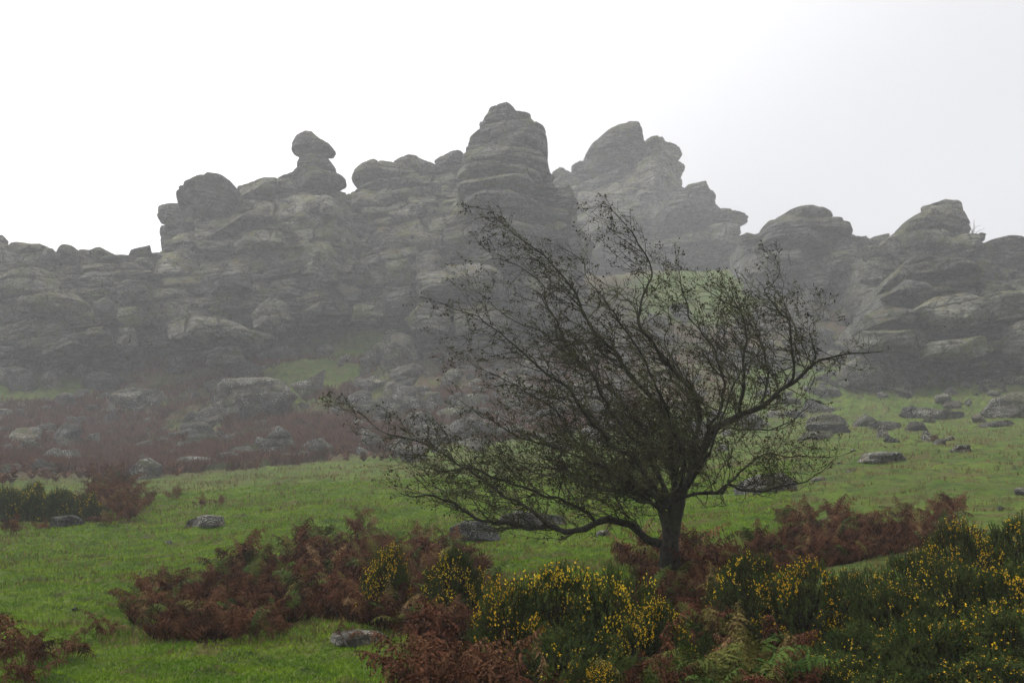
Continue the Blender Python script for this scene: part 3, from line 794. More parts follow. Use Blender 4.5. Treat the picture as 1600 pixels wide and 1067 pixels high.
# ------------------------------------------------------------------ named boulders on the slope (distance from the turf under them)
def seat(poly, label, mat=M_SCREE, seed=1, group=None, thick=None, h=0.5, amp=0.8, sink=0.0, unit=HU):
    xm = sum(p[0] for p in poly) / len(poly); yb = max(p[1] for p in poly)
    g = ground_hit(xm, yb - 1 - sink)
    gy = g[1] / unit
    w = (max(q[0] for q in poly) - min(q[0] for q in poly)) / F * gy
    th = thick or 0.42 * w
    poly = list(poly)
    pl = [(x, y + (3 if y > yb - 6 else 0)) for x, y in poly]
    return loose('boulder', pl, gy + th * 0.45, label, th, mat, seed, group=group, h=h, amp=amp, unit=unit)
B = [
 ([(328,606),(351,591),(414,589),(442,594),(462,617),(442,637),(414,658),(363,658),(335,654)], 'huge overhanging block in the middle of the left scree', 1),
 ([(452,601),(480,592),(507,576),(502,606),(472,622)], 'pointed lichen whitened rock right of the overhanging block', 2),
 ([(401,697),(434,665),(452,675),(462,703),(440,712),(406,710)], 'peaked grey boulder above the lawn edge, with a notch at its top', 3),
 ([(464,700),(480,688),(502,684),(520,698),(518,712),(470,712)], 'low rounded boulder beside the peaked boulder', 4),
 ([(335,716),(342,706),(362,705),(376,712),(374,724),(345,726)], 'small pale flecked boulder at the lawn edge below the overhanging block', 5),
 ([(202,735),(220,717),(233,715),(253,727),(245,750),(208,750)], 'upright rounded boulder among rusty bracken on the left', 6),
 ([(46,724),(80,703),(114,702),(122,716),(100,728),(60,728)], 'smooth tilted slab boulder in the bracken at the far left', 7),
 ([(8,697),(12,680),(38,676),(54,690),(40,698)], 'squarish boulder near the left edge above the tilted slab boulder', 8),
 ([(130,690),(140,678),(153,676),(157,692),(145,698)], 'small block in the bracken right of the tilted slab boulder', 9),
 ([(165,640),(170,628),(178,630),(180,648),(168,650)], 'small standing stone on the left slope', 10),
 ([(165,628),(175,612),(210,604),(245,608),(256,622),(240,640),(190,642)], 'mossy ledge rock above the left bracken', 11),
 ([(0,575),(0,600),(30,612),(55,600),(50,580),(30,572)], 'rounded grey rock at the left edge above the grass shelf', 12),
 ([(62,600),(66,585),(78,577),(92,590),(95,602),(75,606)], 'round boulder on the left grass shelf', 13),
 ([(120,605),(128,590),(150,578),(180,585),(182,600),(150,612)], 'dark humped rock at the right end of the left grass shelf', 14),
 ([(590,558),(597,519),(609,512),(647,528),(675,550),(668,563),(634,571),(594,568)], 'angular sloping boulder below the foot of the tower', 15),
 ([(488,545),(497,538),(515,538),(522,548),(514,556),(492,556)], 'small rock in the grass gully', 16),
 ([(624,715),(630,705),(655,702),(668,712),(660,722),(632,722)], 'pale boulder at the lawn edge under the tree branch tip', 17),
 ([(590,640),(600,622),(618,618),(632,630),(636,644),(600,646)], 'lichen spotted boulder below the angular sloping boulder', 18),
 ([(645,642),(650,622),(665,612),(686,612),(694,632),(690,644)], 'blocky whitened boulder beside the lichen spotted one', 19),
 ([(696,640),(702,618),(720,610),(740,622),(748,638),(720,646)], 'light grey boulder behind the left tree tips', 20),
 ([(620,668),(640,645),(670,640),(684,660),(680,672),(630,676)], 'smooth domed boulder lower on the scree by the branch tips', 21),
 ([(1313,574),(1340,558),(1385,556),(1430,565),(1434,583),(1425,604),(1374,611),(1317,605)], 'large flat topped boulder standing on the right hand turf', 22),
 ([(1262,668),(1266,652),(1290,644),(1318,650),(1328,662),(1310,670)], 'split low rock on the turf right of the tree', 23),
 ([(1248,684),(1262,674),(1300,672),(1304,680),(1290,686)], 'flat ledge just below the split low rock', 24),
 ([(1540,645),(1560,620),(1590,612),(1630,622),(1640,650),(1560,652)], 'grey sloping outcrop on the turf at the right edge', 25),
 ([(1410,646),(1432,634),(1470,640),(1512,642),(1510,654),(1440,656)], 'long low whitened rock on the right turf', 26),
 ([(1474,632),(1480,625),(1500,626),(1503,634),(1488,637)], 'small oval rock with white top on the right turf', 27),
 ([(1408,642),(1412,636),(1430,635),(1434,643),(1420,646)], 'little flecked rock left of the oval one', 28),
 ([(1370,672),(1378,662),(1388,668),(1390,680),(1372,684)], 'small upright stone on the right lawn', 29),
 ([(1412,670),(1425,658),(1442,660),(1450,670),(1430,674)], 'low grey stone right of the small upright stone', 30),
 ([(1520,668),(1540,660),(1580,655),(1590,661),(1560,668)], 'flat shelf of rock in the turf near the right edge', 31),
 ([(1486,704),(1495,696),(1515,694),(1520,702),(1500,706)], 'small flat stone on the right lawn below the shelf', 32),
 ([(1340,720),(1352,708),(1378,704),(1408,706),(1418,718),(1400,724),(1360,724)], 'turf capped low rock on the right lawn', 33),
]
for poly, lab, sd_ in B: seat(poly, lab, M_SCREE, 200 + sd_)
BN = [
 ([(700,842),(702,824),(725,813),(755,814),(775,827),(784,842)], 'pale lichened boulder on the lawn left of the tree under the long low branch', 41),
 ([(768,822),(782,806),(808,798),(850,803),(880,806),(892,822)], 'long pale flat boulder directly behind the low left branch', 42),
 ([(1150,770),(1160,752),(1190,740),(1225,738),(1245,752),(1248,770)], 'grey boulder on the lawn right of the trunk behind the low branch', 43),
 ([(512,1006),(518,990),(548,986),(590,988),(604,996),(590,1008)], 'low whitish stone at the foot of the bracken thicket', 44),
 ([(284,824),(292,812),(318,804),(345,806),(350,822)], 'flat grey stone in the left lawn with turf growing over it', 45),
 ([(72,822),(80,808),(110,804),(128,812),(126,824)], 'pale stone below the left gorse bushes', 46),
 ([(928,838),(934,829),(950,827),(960,836)], 'small stone in the lawn left of the trunk', 47),
 ([(1118,702),(1124,694),(1136,695),(1140,704)], 'small whitish stone beyond the right limb of the tree', 48),
 ([(1264,752),(1272,746),(1288,744),(1294,752)], 'little pale stone under the right branch tip', 49),
]
for poly, lab, sd_ in BN: seat(poly, lab, M_BOULDER, 300 + sd_, h=0.3, amp=0.35, unit=1.0)

# ------------------------------------------------------------------ scattered stones of the scree
SB = block_meshes(12, 3, M_SCREE, 'scree_stone', 9, 18, False, .14)
rs = random.Random(3)
def place(x, y, px, py):
    a = ('leftmost', 'far left', 'left middle', 'right middle', 'far right', 'rightmost')[min(5, max(0, int(6 * (x - px[0]) / (px[1] - px[0]))))]
    b = ('top', 'upper', 'lower', 'bottom')[min(3, max(0, int(4 * (y - py[0]) / (py[1] - py[0]))))]
    return ', ' + b + ' ' + a + ' part'
def scatter(n, px, py, size, label, group, name='scree_boulder', density=None):
    k = 0
    while k < n:
        x, y = rs.uniform(*px), rs.uniform(*py)
        if density and not density(x, y): continue
        g = ground_hit(x, y)
        s = (size[0] + (size[1] - size[0]) * rs.random() ** 2.2) * (HU if g[1] > 60 else 1)
        sx, sy, sz = s * rs.uniform(.8, 1.3), s * rs.uniform(.8, 1.2), s * rs.uniform(.5, .85)
        o = link(name, rs.choice(SB), loc=(g[0], g[1], g[2] + sz * 0.12), rot=(rs.uniform(-.35, .35), rs.uniform(-.4, .4), rs.uniform(0, 6.3)), scale=(sx, sy, sz))
        s /= (HU if g[1] > 60 else 1)
        big_ = 'broad' if s > size[0] + .45 * (size[1] - size[0]) else ('middling' if s > size[0] + .12 * (size[1] - size[0]) else 'small')
        tag(o, big_ + ' ' + label + place(x, y, px, py), 'boulder', group); k += 1
SHELF = ((60, 605, 90, 24), (530, 522, 115, 36), (480, 590, 80, 26), (1100, 450, 100, 40), (1230, 600, 60, 30))
on_shelf = lambda x, y: any(((x - a) / c) ** 2 + ((y - b) / d) ** 2 < 1 for a, b, c, d in SHELF)
hill = lambda x, y: (not on_shelf(x, y)) and y < np.interp(x, [0, 250, 450, 650, 900, 1100, 1300], [745, 740, 722, 712, 700, 690, 640])
scatter(58, (-20, 620), (560, 745), (0.2, 0.85), 'grey stone in the left scree', 'stones of the left scree slope', density=hill)
scatter(95, (600, 1280), (470, 715), (0.25, 1.15), 'grey stone in the boulder field behind the tree', 'stones of the boulder field behind the tree', density=hill)
scatter(35, (1180, 1400), (430, 560), (0.4, 1.4), 'grey stone in the clitter below the right tors', 'stones of the clitter below the right tors')
scatter(35, (1260, 1600), (590, 700), (0.12, 0.55), 'grey stone in the right turf slope', 'small stones of the right hand turf')
RUB = block_meshes(6, 2, M_SCREE, 'rubble', 8, 16, False, .14)
def rubble(n, px, py, size, label, density=None):
    bag = Bag(); k = 0
    while k < n:
        x, y = rs.uniform(*px), rs.uniform(*py)
        if density and not density(x, y): continue
        g = ground_hit(x, y); me = rs.choice(RUB)
        V = np.empty(len(me.vertices) * 3); me.vertices.foreach_get('co', V); V = V.reshape(-1, 3)
        s_ = rs.uniform(*size) * HU; a = rs.uniform(0, 6.28); c, sn = math.cos(a), math.sin(a)
        V = V * np.array([s_ * rs.uniform(.8, 1.4), s_, s_ * rs.uniform(.5, .9)])
        V = np.stack([V[:, 0] * c - V[:, 1] * sn, V[:, 0] * sn + V[:, 1] * c, V[:, 2] + V[:, 0] * rs.uniform(-.4, .4)], 1) + g + np.array([0, 0, s_ * .15])
        bag.add(V, ICO[2][1]); k += 1
    tag(bag.build('rubble', M_SCREE), label, kind='stuff')
rubble(170, (-20, 700), (540, 745), (.12, .4), 'small broken stones between the boulders of the left scree', hill)
rubble(240, (560, 1300), (480, 715), (.12, .45), 'small broken stones of the boulder field behind the tree', hill)
scatter(30, (1335, 1600), (566, 604), (0.3, 1.0), 'grey stone fallen below the right edge outcrop', 'fallen stones below the right edge outcrop')
scatter(34, (0, 640), (520, 590), (0.4, 1.3), 'grey stone fallen at the foot of the left tors', 'fallen stones at the foot of the left tors', density=lambda x, y: not on_shelf(x, y))
rubble(130, (1180, 1600), (540, 620), (.1, .3), 'small broken stones below the right edge outcrop')
SBN = block_meshes(4, 3, M_BOULDER, 'lawn_stone', 8, 12, False, .12)
SB_old = SB; SB = SBN
scatter(16, (0, 560), (770, 960), (0.03, 0.09), 'pale stone in the left lawn', 'pale stones of the left lawn', 'lawn_stone')
scatter(10, (1140, 1600), (700, 800), (0.05, 0.12), 'pale stone in the right lawn', 'pale stones of the right lawn', 'lawn_stone')
SB = SB_old

# ------------------------------------------------------------------ tufts and cover (nobody could count these)
def tris_blades(C, L, W, seed, bend=0.35, up=1.0):
    """one leaning triangle blade per row of C"""
    r = np.random.default_rng(seed); n = len(C)
    a = r.uniform(0, 2 * math.pi, n); ca, sa = np.cos(a), np.sin(a)
    L = L * r.uniform(0.6, 1.3, n); lean = r.uniform(-bend, bend, n); la = r.uniform(0, 6.28, n)
    b0 = C - np.stack([ca, sa, 0 * ca], 1) * (W / 2)[:, None] if np.ndim(W) else C - np.stack([ca, sa, 0 * ca], 1) * (W / 2)
    b1 = 2 * C - b0
    tip = C + np.stack([np.cos(la) * lean * L, np.sin(la) * lean * L, L * up], 1)
    V = np.stack([b0, b1, tip], 1).reshape(-1, 3)
    return V, np.arange(3 * n).reshape(-1, 3)

def field(n, Y0, Y1, pxr, seed, keep):
    r = np.random.default_rng(seed)
    # even density in the picture sense: more blades near
    Y = np.exp(r.uniform(math.log(Y0), math.log(Y1), n)); px = r.uniform(pxr[0], pxr[1], n)
    X = (px - 800) / F * Y * 0.985
    Z = gz(X, Y)
    P = np.stack([X, Y, Z], 1)
    qx, qy = project(P)
    m = keep(P, qx, qy)
    return P[m]

def lawn_keep(P, x, y):
    edge = np.interp(x, [0, 250, 450, 650, 900, 1100, 1300, 1600], [46, 49, 51, 54, 56, 60, 70, 70])
    return (P[:, 1] < far_m(edge))
P = field(380000, 9.5, 44, (-40, 1240), 5, lawn_keep)
V, Fc = tris_blades(P - np.array([0, 0, .01]), 0.022 + 0.0010 * P[:, 1], 0.009 + 0.0006 * P[:, 1], 6, 1.1)
tag(link('grass', mesh_np('grass', V, Fc, M_GRASS, False)), 'short cropped green grass of the lawn', kind='stuff')
r_ = np.random.default_rng(9)
P = field(110000, 12, 120, (-40, 1640), 8, lambda P, x, y: fbm(P * np.array([.9, 1.6, 0]), 3, 88) > 0.16)
V, Fc = tris_blades(P - np.array([0, 0, .01]), 0.06 + 0.0022 * P[:, 1], 0.010 + 0.0008 * P[:, 1], 16, 0.9)
tag(link('straw_grass', mesh_np('straw_grass', V, Fc, M_STRAW, False)), 'straw coloured grass tussocks in the turf', kind='stuff')
# rough cover on the hillside
def hillcover(P, x, y, s, thr):
    edge = np.interp(x, [0, 250, 450, 650, 900, 1100, 1300, 1600], [46, 49, 51, 54, 56, 60, 74, 74])
    ok = (P[:, 1] > far_m(edge)) & (fbm(P * np.array([.17, .17, 0]), 3, s) > thr)
    for (cx, cy, rx, ry) in ((60, 605, 100, 26), (530, 522, 120, 40), (500, 585, 80, 22), (1100, 450, 100, 40), (1230, 600, 80, 35), (1450, 610, 250, 34)):
        ok &= ((x - cx) / rx) ** 2 + ((y - cy) / ry) ** 2 > 1
    return ok
P = field(190000, 68, 130, (-40, 1000), 21, lambda P, x, y: hillcover(P, x, y, 301, -0.10))
V, Fc = tris_blades(P, 0.68 + 0 * P[:, 1], 0.16 + 0 * P[:, 1], 22, 1.1)
tag(link('bracken_cover', mesh_np('bracken_cover', V, Fc, M_SCRUB, False)), 'rusty dead bracken covering the scree slope', kind='stuff')
P = field(170000, 70, 180, (-40, 1640), 23, lambda P, x, y: hillcover(P, x, y, 307, -0.05))
V, Fc = tris_blades(P, 0.38 + 0 * P[:, 1], 0.13 + 0 * P[:, 1], 24, 1.1)
tag(link('heath_cover', mesh_np('heath_cover', V, Fc, M_SCRUBG, False)), 'dull green and brown heath between the scree rocks', kind='stuff')

# ------------------------------------------------------------------ hawthorn tree
TY = 14.0
LIMBS = [  # (points px, py, depth offset), start radius, end radius
 ([(1040,852,0),(1029,849,-.1),(999,834,-.2),(954,813,-.3),(931,816,-.35),(887,830,-.4),(859,823,-.4),(828,823,-.5),(797,812,-.5),(772,814,-.5),(731,806,-.6),(700,789,-.6),(662,778,-.7),(625,769,-.7)], .075, .010),
 ([(860,824,-.4),(840,805,-.2),(800,785,0),(760,757,.1),(741,741,.1),(687,709,.2),(641,690,.2),(594,675,.3),(560,650,.3),(515,625,.3)], .038, .006),
 ([(931,815,-.35),(915,800,-.5),(887,790,-.6),(860,778,-.7),(837,770,-.7),(790,752,-.9),(740,735,-1.0),(690,740,-1.0),(640,725,-1.0)], .038, .006),
 ([(1062,771,0),(1080,745,.1),(1092,726,.1),(1098,705,.1),(1128,666,.2),(1155,645,.2),(1188,636,.3),(1212,618,.3),(1244,597,.3),(1269,572,.3),(1322,556,.4),(1384,548,.4)], .085, .006),
 ([(1155,645,.2),(1162,610,.1),(1156,575,0),(1160,530,0),(1156,487,0),(1120,465,-.1),(1080,440,-.1)], .042, .005),
 ([(1230,604,.3),(1237,581,.3),(1236,512,.2),(1219,487,.2),(1194,460,.2),(1205,448,.2),(1216,425,.2),(1213,406,.2),(1202,388,.2)], .032, .004),
 ([(1075,755,0),(1085,700,.1),(1090,650,.1),(1075,606,.1),(1034,556,.1),(1003,510,0),(1003,487,0),(1012,450,0),(1016,409,0),(994,369,0),(972,340,0),(945,318,0),(922,334,0)], .060, .004),
 ([(1055,775,0),(1050,700,-.2),(1030,640,-.3),(990,590,-.3),(960,550,-.3),(925,500,-.3),(890,440,-.3),(850,395,-.3),(806,365,-.3),(772,340,-.3),(731,327,-.3)], .060, .004),
 ([(1050,785,0),(1030,745,.3),(1000,695,.4),(960,645,.5),(922,590,.5),(890,545,.5),(866,490,.5),(844,440,.5),(800,410,.5),(750,405,.5)], .055, .004),
 ([(1045,785,0),(1010,750,-.4),(970,700,-.6),(920,650,-.7),(870,600,-.8),(812,545,-.8),(775,505,-.8),(703,478,-.8),(656,464,-.8)], .050, .004),
 ([(1040,790,0),(1000,765,.4),(950,730,.6),(900,690,.7),(860,640,.8),(800,600,.8),(765,578,.8),(715,556,.8)], .045, .004),
 ([(1040,800,0),(1010,785,-.5),(963,740,-.7),(930,722,-.8),(880,705,-.9),(820,690,-.9),(780,665,-1.),(740,640,-1.),(705,600,-1.)], .045, .004),
 ([(1060,776,0),(1090,776,-.2),(1122,770,-.3),(1130,760,-.3),(1155,762,-.3),(1188,765,-.4),(1215,757,-.4),(1260,747,-.4),(1287,738,-.4),(1302,720,-.4)], .042, .006),
 ([(1122,768,-.3),(1146,747,-.2),(1164,729,-.1),(1194,714,-.1),(1240,716,0),(1290,712,0),(1338,700,0)], .026, .004),
 ([(1128,666,.2),(1150,670,.4),(1180,668,.5),(1210,675,.5),(1250,650,.5),(1290,610,.5)], .024, .004),
 ([(1098,700,.1),(1120,640,-.3),(1125,590,-.5),(1110,540,-.5),(1080,500,-.5),(1065,450,-.5),(1060,395,-.5)], .038, .004),
 ([(1188,636,.3),(1200,580,.5),(1190,530,.6),(1160,500,.6),(1140,470,.6),(1110,440,.6)], .028, .004),
 ([(1244,597,.3),(1270,560,.1),(1262,520,0),(1285,500,0),(1295,470,0)], .020, .003),
 ([(1060,770,0),(1045,730,.7),(1000,670,1.1),(950,610,1.3),(900,560,1.4),(850,520,1.4),(790,490,1.4),(720,440,1.4)], .045, .004),
 ([(1065,765,0),(1060,700,-.7),(1040,640,-1.1),(1010,580,-1.3),(980,520,-1.3),(940,460,-1.3),(910,410,-1.3),(870,380,-1.3)], .045, .004),
 ([(1070,765,0),(1085,700,.8),(1080,640,1.1),(1060,580,1.3),(1040,530,1.3),(1050,480,1.3),(1030,440,1.3)], .042, .004),
 ([(1075,760,0),(1110,700,-.8),(1130,640,-1.),(1150,590,-1.1),(1180,560,-1.1),(1200,520,-1.1),(1240,500,-1.1)], .035, .004),
 ([(1050,790,0),(1005,770,.9),(950,765,1.2),(890,750,1.3),(830,735,1.4),(770,710,1.4),(720,700,1.4)], .035, .004),
 ([(1045,795,0),(990,780,-.9),(930,760,-1.2),(870,735,-1.3),(800,715,-1.3),(750,680,-1.3)], .035, .004),
]
ENV = [(600,790),(540,690),(495,628),(520,605),(620,640),(700,640),(680,570),(640,480),(640,450),(710,470),(680,420),(720,395),(715,315),(770,312),(860,380),(900,375),(905,312),(960,300),(1000,350),(1030,380),(1060,375),(1080,420),(1180,420),(1185,375),(1230,375),(1250,440),(1300,450),(1340,520),(1410,540),(1330,600),(1260,670),(1360,690),(1320,740),(1200,785),(1090,795),(1060,830),(1030,870),(980,840),(870,845),(760,835),(690,810)]
tr = random.Random(12)
WIND = np.array([-0.74, 0.0, 0.42])
tree_base = ground_at(1052, TY)
tree = link('hawthorn_tree', None, loc=tree_base)
tag(tree, 'bare windswept hawthorn tree leaning left in the middle of the bracken', 'tree')
def tp(px, py, d): return at(px, py, TY + d) - tree_base
def rnd3(s): return np.array([tr.gauss(0, s), tr.gauss(0, s), tr.gauss(0, s)])
nseg = 0
def grow(p, d, L, r, lvl, bag, leafpts):
    """one crooked twig with its side shoots"""
    step = 0.055 if lvl < 2 else 0.04
    n = max(2, int(L / step)); P = [p]; d = d / np.linalg.norm(d)
    kink = 0.30 if lvl == 1 else 0.42
    for i in range(n):
        d = d + rnd3(kink) * 0.55 + WIND * 0.10
        d /= np.linalg.norm(d)
        q = P[-1] + d * step * tr.uniform(.7, 1.2)
        sx, sy = project(q + tree_base)
        if not inpoly(sx, sy, ENV):
            if tr.random() < 0.8: break
        P.append(q)
        if lvl < 3 and i > 0 and tr.random() < (0.58 if lvl == 1 else 0.38):
            sd = d + rnd3(0.75) + WIND * 0.2
            grow(q, sd, L * tr.uniform(.25, .6), r * .62, lvl + 1, bag, leafpts)
    if len(P) < 2: return
    P = np.array(P); R = np.linspace(r, max(r * .45, .0022), len(P))
    bag.add(*tube(P, R, 3))
    if lvl >= 2:
        for q in P[1:]:
            if tr.random() < 0.075: leafpts.append(q)
        if tr.random() < .28: leafpts.append(P[-1])

# trunk, with root flare and mossy bumps
T = catmull([tp(1052, 948, 0), tp(1050, 910, 0), tp(1047, 870, 0), tp(1047, 845, 0), tp(1052, 815, 0), tp(1058, 785, 0), tp(1064, 765, 0)], 0.03)
tt = np.linspace(0, 1, len(T))
Rr = 0.115 - 0.02 * tt + 0.09 * np.exp(-tt * 9)
Vt, Ft = tube(T, Rr, 28)
Vt = Vt + (Vt - np.repeat(T, 28, 0)) * (0.30 * fbm(Vt * np.array([9, 9, 2.5]), 4, 5) + 0.12 * fbm(Vt * 30, 2, 6))[:, None]
link('trunk', mesh_np('trunk', Vt, Ft, M_BARK), tree)
T2 = catmull([tp(1036, 900, -.1), tp(1040, 860, -.14), tp(1042, 830, -.12), tp(1034, 800, -.05), tp(1026, 775, 0), tp(1010, 750, .05)], 0.03)
b2 = tube(T2, np.linspace(.075, .035, len(T2)), 12)
link('stem', mesh_np('stem', b2[0] * 1, b2[1], M_BARK), tree)

for pts, r0, r1 in LIMBS:
    C = catmull([tp(x, y, d) for x, y, d in pts], 0.045)
    n = len(C); t = np.linspace(0, 1, n)
    wob = np.stack([fbm(np.stack([t * n * .16, 0 * t + i * 5, 0 * t + r0 * 99], 1), 2, 3) for i in range(3)], 1)
    C = C + wob * 0.075 * np.minimum(1, t * 8)[:, None]
    R = (r0 * (1 - t) ** 1.15 + r1 * t) * (0.62 if r0 < .07 else .76)
    Vb, Fb = tube(C, R, 8)
    Vb = Vb + (Vb - np.repeat(C, 8, 0)) * (0.35 * fbm(Vb * 14, 3, 9))[:, None]
    br = link('branch', mesh_np('branch', Vb, Fb, M_BARK), tree)
    tw = Bag(); lf = []
    Tn = np.gradient(C, axis=0); Tn /= np.linalg.norm(Tn, axis=1)[:, None]
    s = 0.0
    nxt = 0.25
    for i in range(1, n):
        s += np.linalg.norm(C[i] - C[i-1])
        if s > nxt:
            nxt = s + tr.uniform(.024, .058) * (0.8 if t[i] > .4 else 1.2)
            L = tr.uniform(.35, 1.0) * (1.1 - 0.55 * t[i])
            d = Tn[i] * 0.55 + rnd3(0.60) + WIND * 0.22
            if C[i][2] + tree_base[2] < 0.3: d = d + np.array([0, 0, .35])
            grow(C[i], d, L, min(.0085, R[i] * .5), 1, tw, lf)
    o = tw.build('twigs', M_TWIG, br); 
    if o: o['kind'] = 'stuff'
    if lf:
        lf = np.repeat(np.array(lf), 4, axis=0); lf = lf[np.array([tr.random() < 0.8 for _ in lf])]
        m = len(lf)
        r2 = np.random.default_rng(int(r0 * 1e4) + n)
        a = r2.normal(size=(m, 3)); a /= np.linalg.norm(a, axis=1)[:, None]
        b = np.cross(a, r2.normal(size=(m, 3))); b /= np.linalg.norm(b, axis=1)[:, None]
        sz = r2.uniform(.009, .021, m)[:, None]
        c = lf + r2.normal(size=(m, 3)) * .017
        V = np.stack([c - a * sz, c + b * sz * .6, c + a * sz, c - b * sz * .6], 1).reshape(-1, 3)
        o = link('leaves', mesh_np('leaves', V, np.arange(4 * m).reshape(-1, 4), M_LEAF, False), br); o['kind'] = 'stuff'

# ------------------------------------------------------------------ gorse
def gorse_meshes(seed, flowers=1.0, nshoot=3000, fl_thr=0.0):
    r = np.random.default_rng(seed)
    n = nshoot
    u = r.uniform(0, 2 * math.pi, n); cz = r.uniform(-0.15, 1, n)
    D = np.stack([np.sqrt(np.clip(1 - cz ** 2, 0, 1)) * np.cos(u), np.sqrt(np.clip(1 - cz ** 2, 0, 1)) * np.sin(u), cz], 1)
    lump = 1 + 0.34 * fbm(D * 2.6, 3, seed)
    dep = np.where(r.random(n) < 0.68, r.uniform(0.86, 1.0, n), r.uniform(0.45, 0.88, n))
    C = D * (lump * dep)[:, None] * np.array([0.80, 0.80, 0.95])
    C[:, 2] = np.maximum(C[:, 2], 0.02)
    dr = D * 0.85 + np.array([0, 0, 0.42]) + r.normal(size=(n, 3)) * 0.34
    dr /= np.linalg.norm(dr, axis=1)[:, None]
    L = r.uniform(0.07, 0.20, n)
    S = 13
    k = np.arange(S) / (S - 1)
    a = r.normal(size=(n, S, 3)); a -= (a * dr[:, None]).sum(-1)[..., None] * dr[:, None]
    a /= np.linalg.norm(a, axis=-1)[..., None]
    base = C[:, None] + dr[:, None] * (L[:, None] * k)[..., None]
    sl = (0.050 * (1 - 0.65 * k))[None, :, None] * r.uniform(.7, 1.3, (n, S, 1))
    tip = base + (a * 0.8 + dr[:, None] * 0.75) * sl
    side = np.cross(a, dr[:, None]) * 0.0075
    V1 = np.stack([base - side, base + side, tip], 2).reshape(-1, 3)
    F1 = np.arange(len(V1)).reshape(-1, 3)
    sd_ = np.cross(dr, r.normal(size=(n, 3))); sd_ /= np.linalg.norm(sd_, axis=1)[:, None]
    V2 = np.stack([C - sd_ * .008, C + sd_ * .008, C + dr * (L + .02)[:, None]], 1).reshape(-1, 3)
    F2 = np.arange(len(V2)).reshape(-1, 3) + len(V1)
    age_shade = np.clip((0.93 - dep) / 0.3, 0, 1)
    A1 = np.clip(np.repeat(age_shade, S * 3) + np.tile(np.repeat(0.7 - 1.1 * k, 3), n), 0, 1); A2 = np.repeat(age_shade, 3)  # shoot bases browner than the tips, and darkened as painted shade for contrast
    green = mesh_np('gorse_foliage', np.vstack([V1, V2]), np.vstack([F1, F2]), M_GORSE, False, {'age_shade': np.concatenate([A1, A2])})
    # flowers near the outer shoot tips, in drifts
    pick = (dep > .86) & (fbm(D * 2.6 + 5, 3, seed + 3) > fl_thr) & (D[:, 2] > 0.0) & (r.random(n) < 0.75 * flowers)
    Cf = []
    for c, d, l in zip(C[pick], dr[pick], L[pick]):
        for _ in range(r.integers(1, 6)):
            Cf.append(c + d * l * r.uniform(.55, 1.0) + r.normal(size=3) * .016)
    fl = None
    if Cf:
        Cf = np.array(Cf); m = len(Cf)
        V = []
        for _ in range(3):
            a = r.normal(size=(m, 3)); a /= np.linalg.norm(a, axis=1)[:, None]
            b = np.cross(a, r.normal(size=(m, 3))); b /= np.linalg.norm(b, axis=1)[:, None]
            s = r.uniform(.008, .015, m)[:, None]
            V.append(np.stack([Cf - a * s * .4, Cf + b * s * .8 + a * s * .5, Cf + a * s * 1.4, Cf - b * s * .8 + a * s * .5], 1).reshape(-1, 3))
        V = np.vstack(V)
        fl = mesh_np('gorse_flowers', V, np.arange(len(V)).reshape(-1, 4), M_FLOWER, False)
    bag = Bag()
    for i in range(16):
        e = np.array([r.uniform(-.55, .55), r.uniform(-.55, .55), r.uniform(.45, .8)])
        m_ = e * .5 + r.normal(size=3) * .06
        bag.add(*tube(catmull([np.array([e[0] * .1, e[1] * .1, -.08]), m_, e], .08), np.linspace(.018, .006, len(catmull([np.array([e[0] * .1, e[1] * .1, -.08]), m_, e], .08))), 4))
    wood = mesh_np('stems', np.vstack(bag.V), np.vstack(bag.F), M_GORSE_WOOD)
    return green, fl, wood
GM = [gorse_meshes(51, 1.0), gorse_meshes(52, 0.8, fl_thr=0.02), gorse_meshes(53, 0.22, fl_thr=0.06), gorse_meshes(54, 0.35, fl_thr=0.0), gorse_meshes(55, 0.9, fl_thr=-.1), gorse_meshes(56, 0.1, fl_thr=.1)]
def gorse(px, ptop, Y, wpx, var, label, group=None, rz=None):
    g = ground_at(px, Y)
    top = at(px, ptop, Y)[2]
    h = max(top - g[2], 0.25); w = wpx / F * Y
    root = link('gorse_bush', None, loc=g, rot=(0, 0, rz if rz is not None else tr.uniform(0, 6.28)))
    root.scale = (w / 1.75, w / 1.75, h / 1.12)
    tag(root, label, 'gorse bush', group)
    a, b, c = GM[var]
    link('foliage', a, root)['kind'] = 'stuff'
    link('stems', c, root)
    if b: link('flowers', b, root)['kind'] = 'stuff'
    return root
CG = 'gorse bushes of the flowering clump in front of the tree'
RG = 'gorse bushes of the right hand thicket'
gorse(800, 905, 9.7, 170, 4, 'yellow flowering gorse bush at the left end of the central clump')
gorse(872, 872, 10.1, 210, 0, 'tallest yellow flowering gorse bush in the middle of the central clump')
gorse(955, 878, 9.9, 190, 1, 'gorse bush with fewer flowers at the right of the central clump')
gorse(1020, 935, 9.5, 140, 4, 'low flowering gorse bush trailing down right of the central clump')
gorse(890, 965, 8.9, 220, 5, 'dark nearly flowerless gorse bush at the front foot of the central clump')
gorse(915, 1030, 8.4, 120, 0, 'small gorse tuft with a bright flower cluster at the bottom of the photo')
gorse(605, 850, 13.4, 85, 4, 'flowering gorse bush in the bracken thicket, nearest to the pale boulder but one')
gorse(715, 850, 13.1, 105, 1, 'gorse bush right beside the pale lichened boulder')
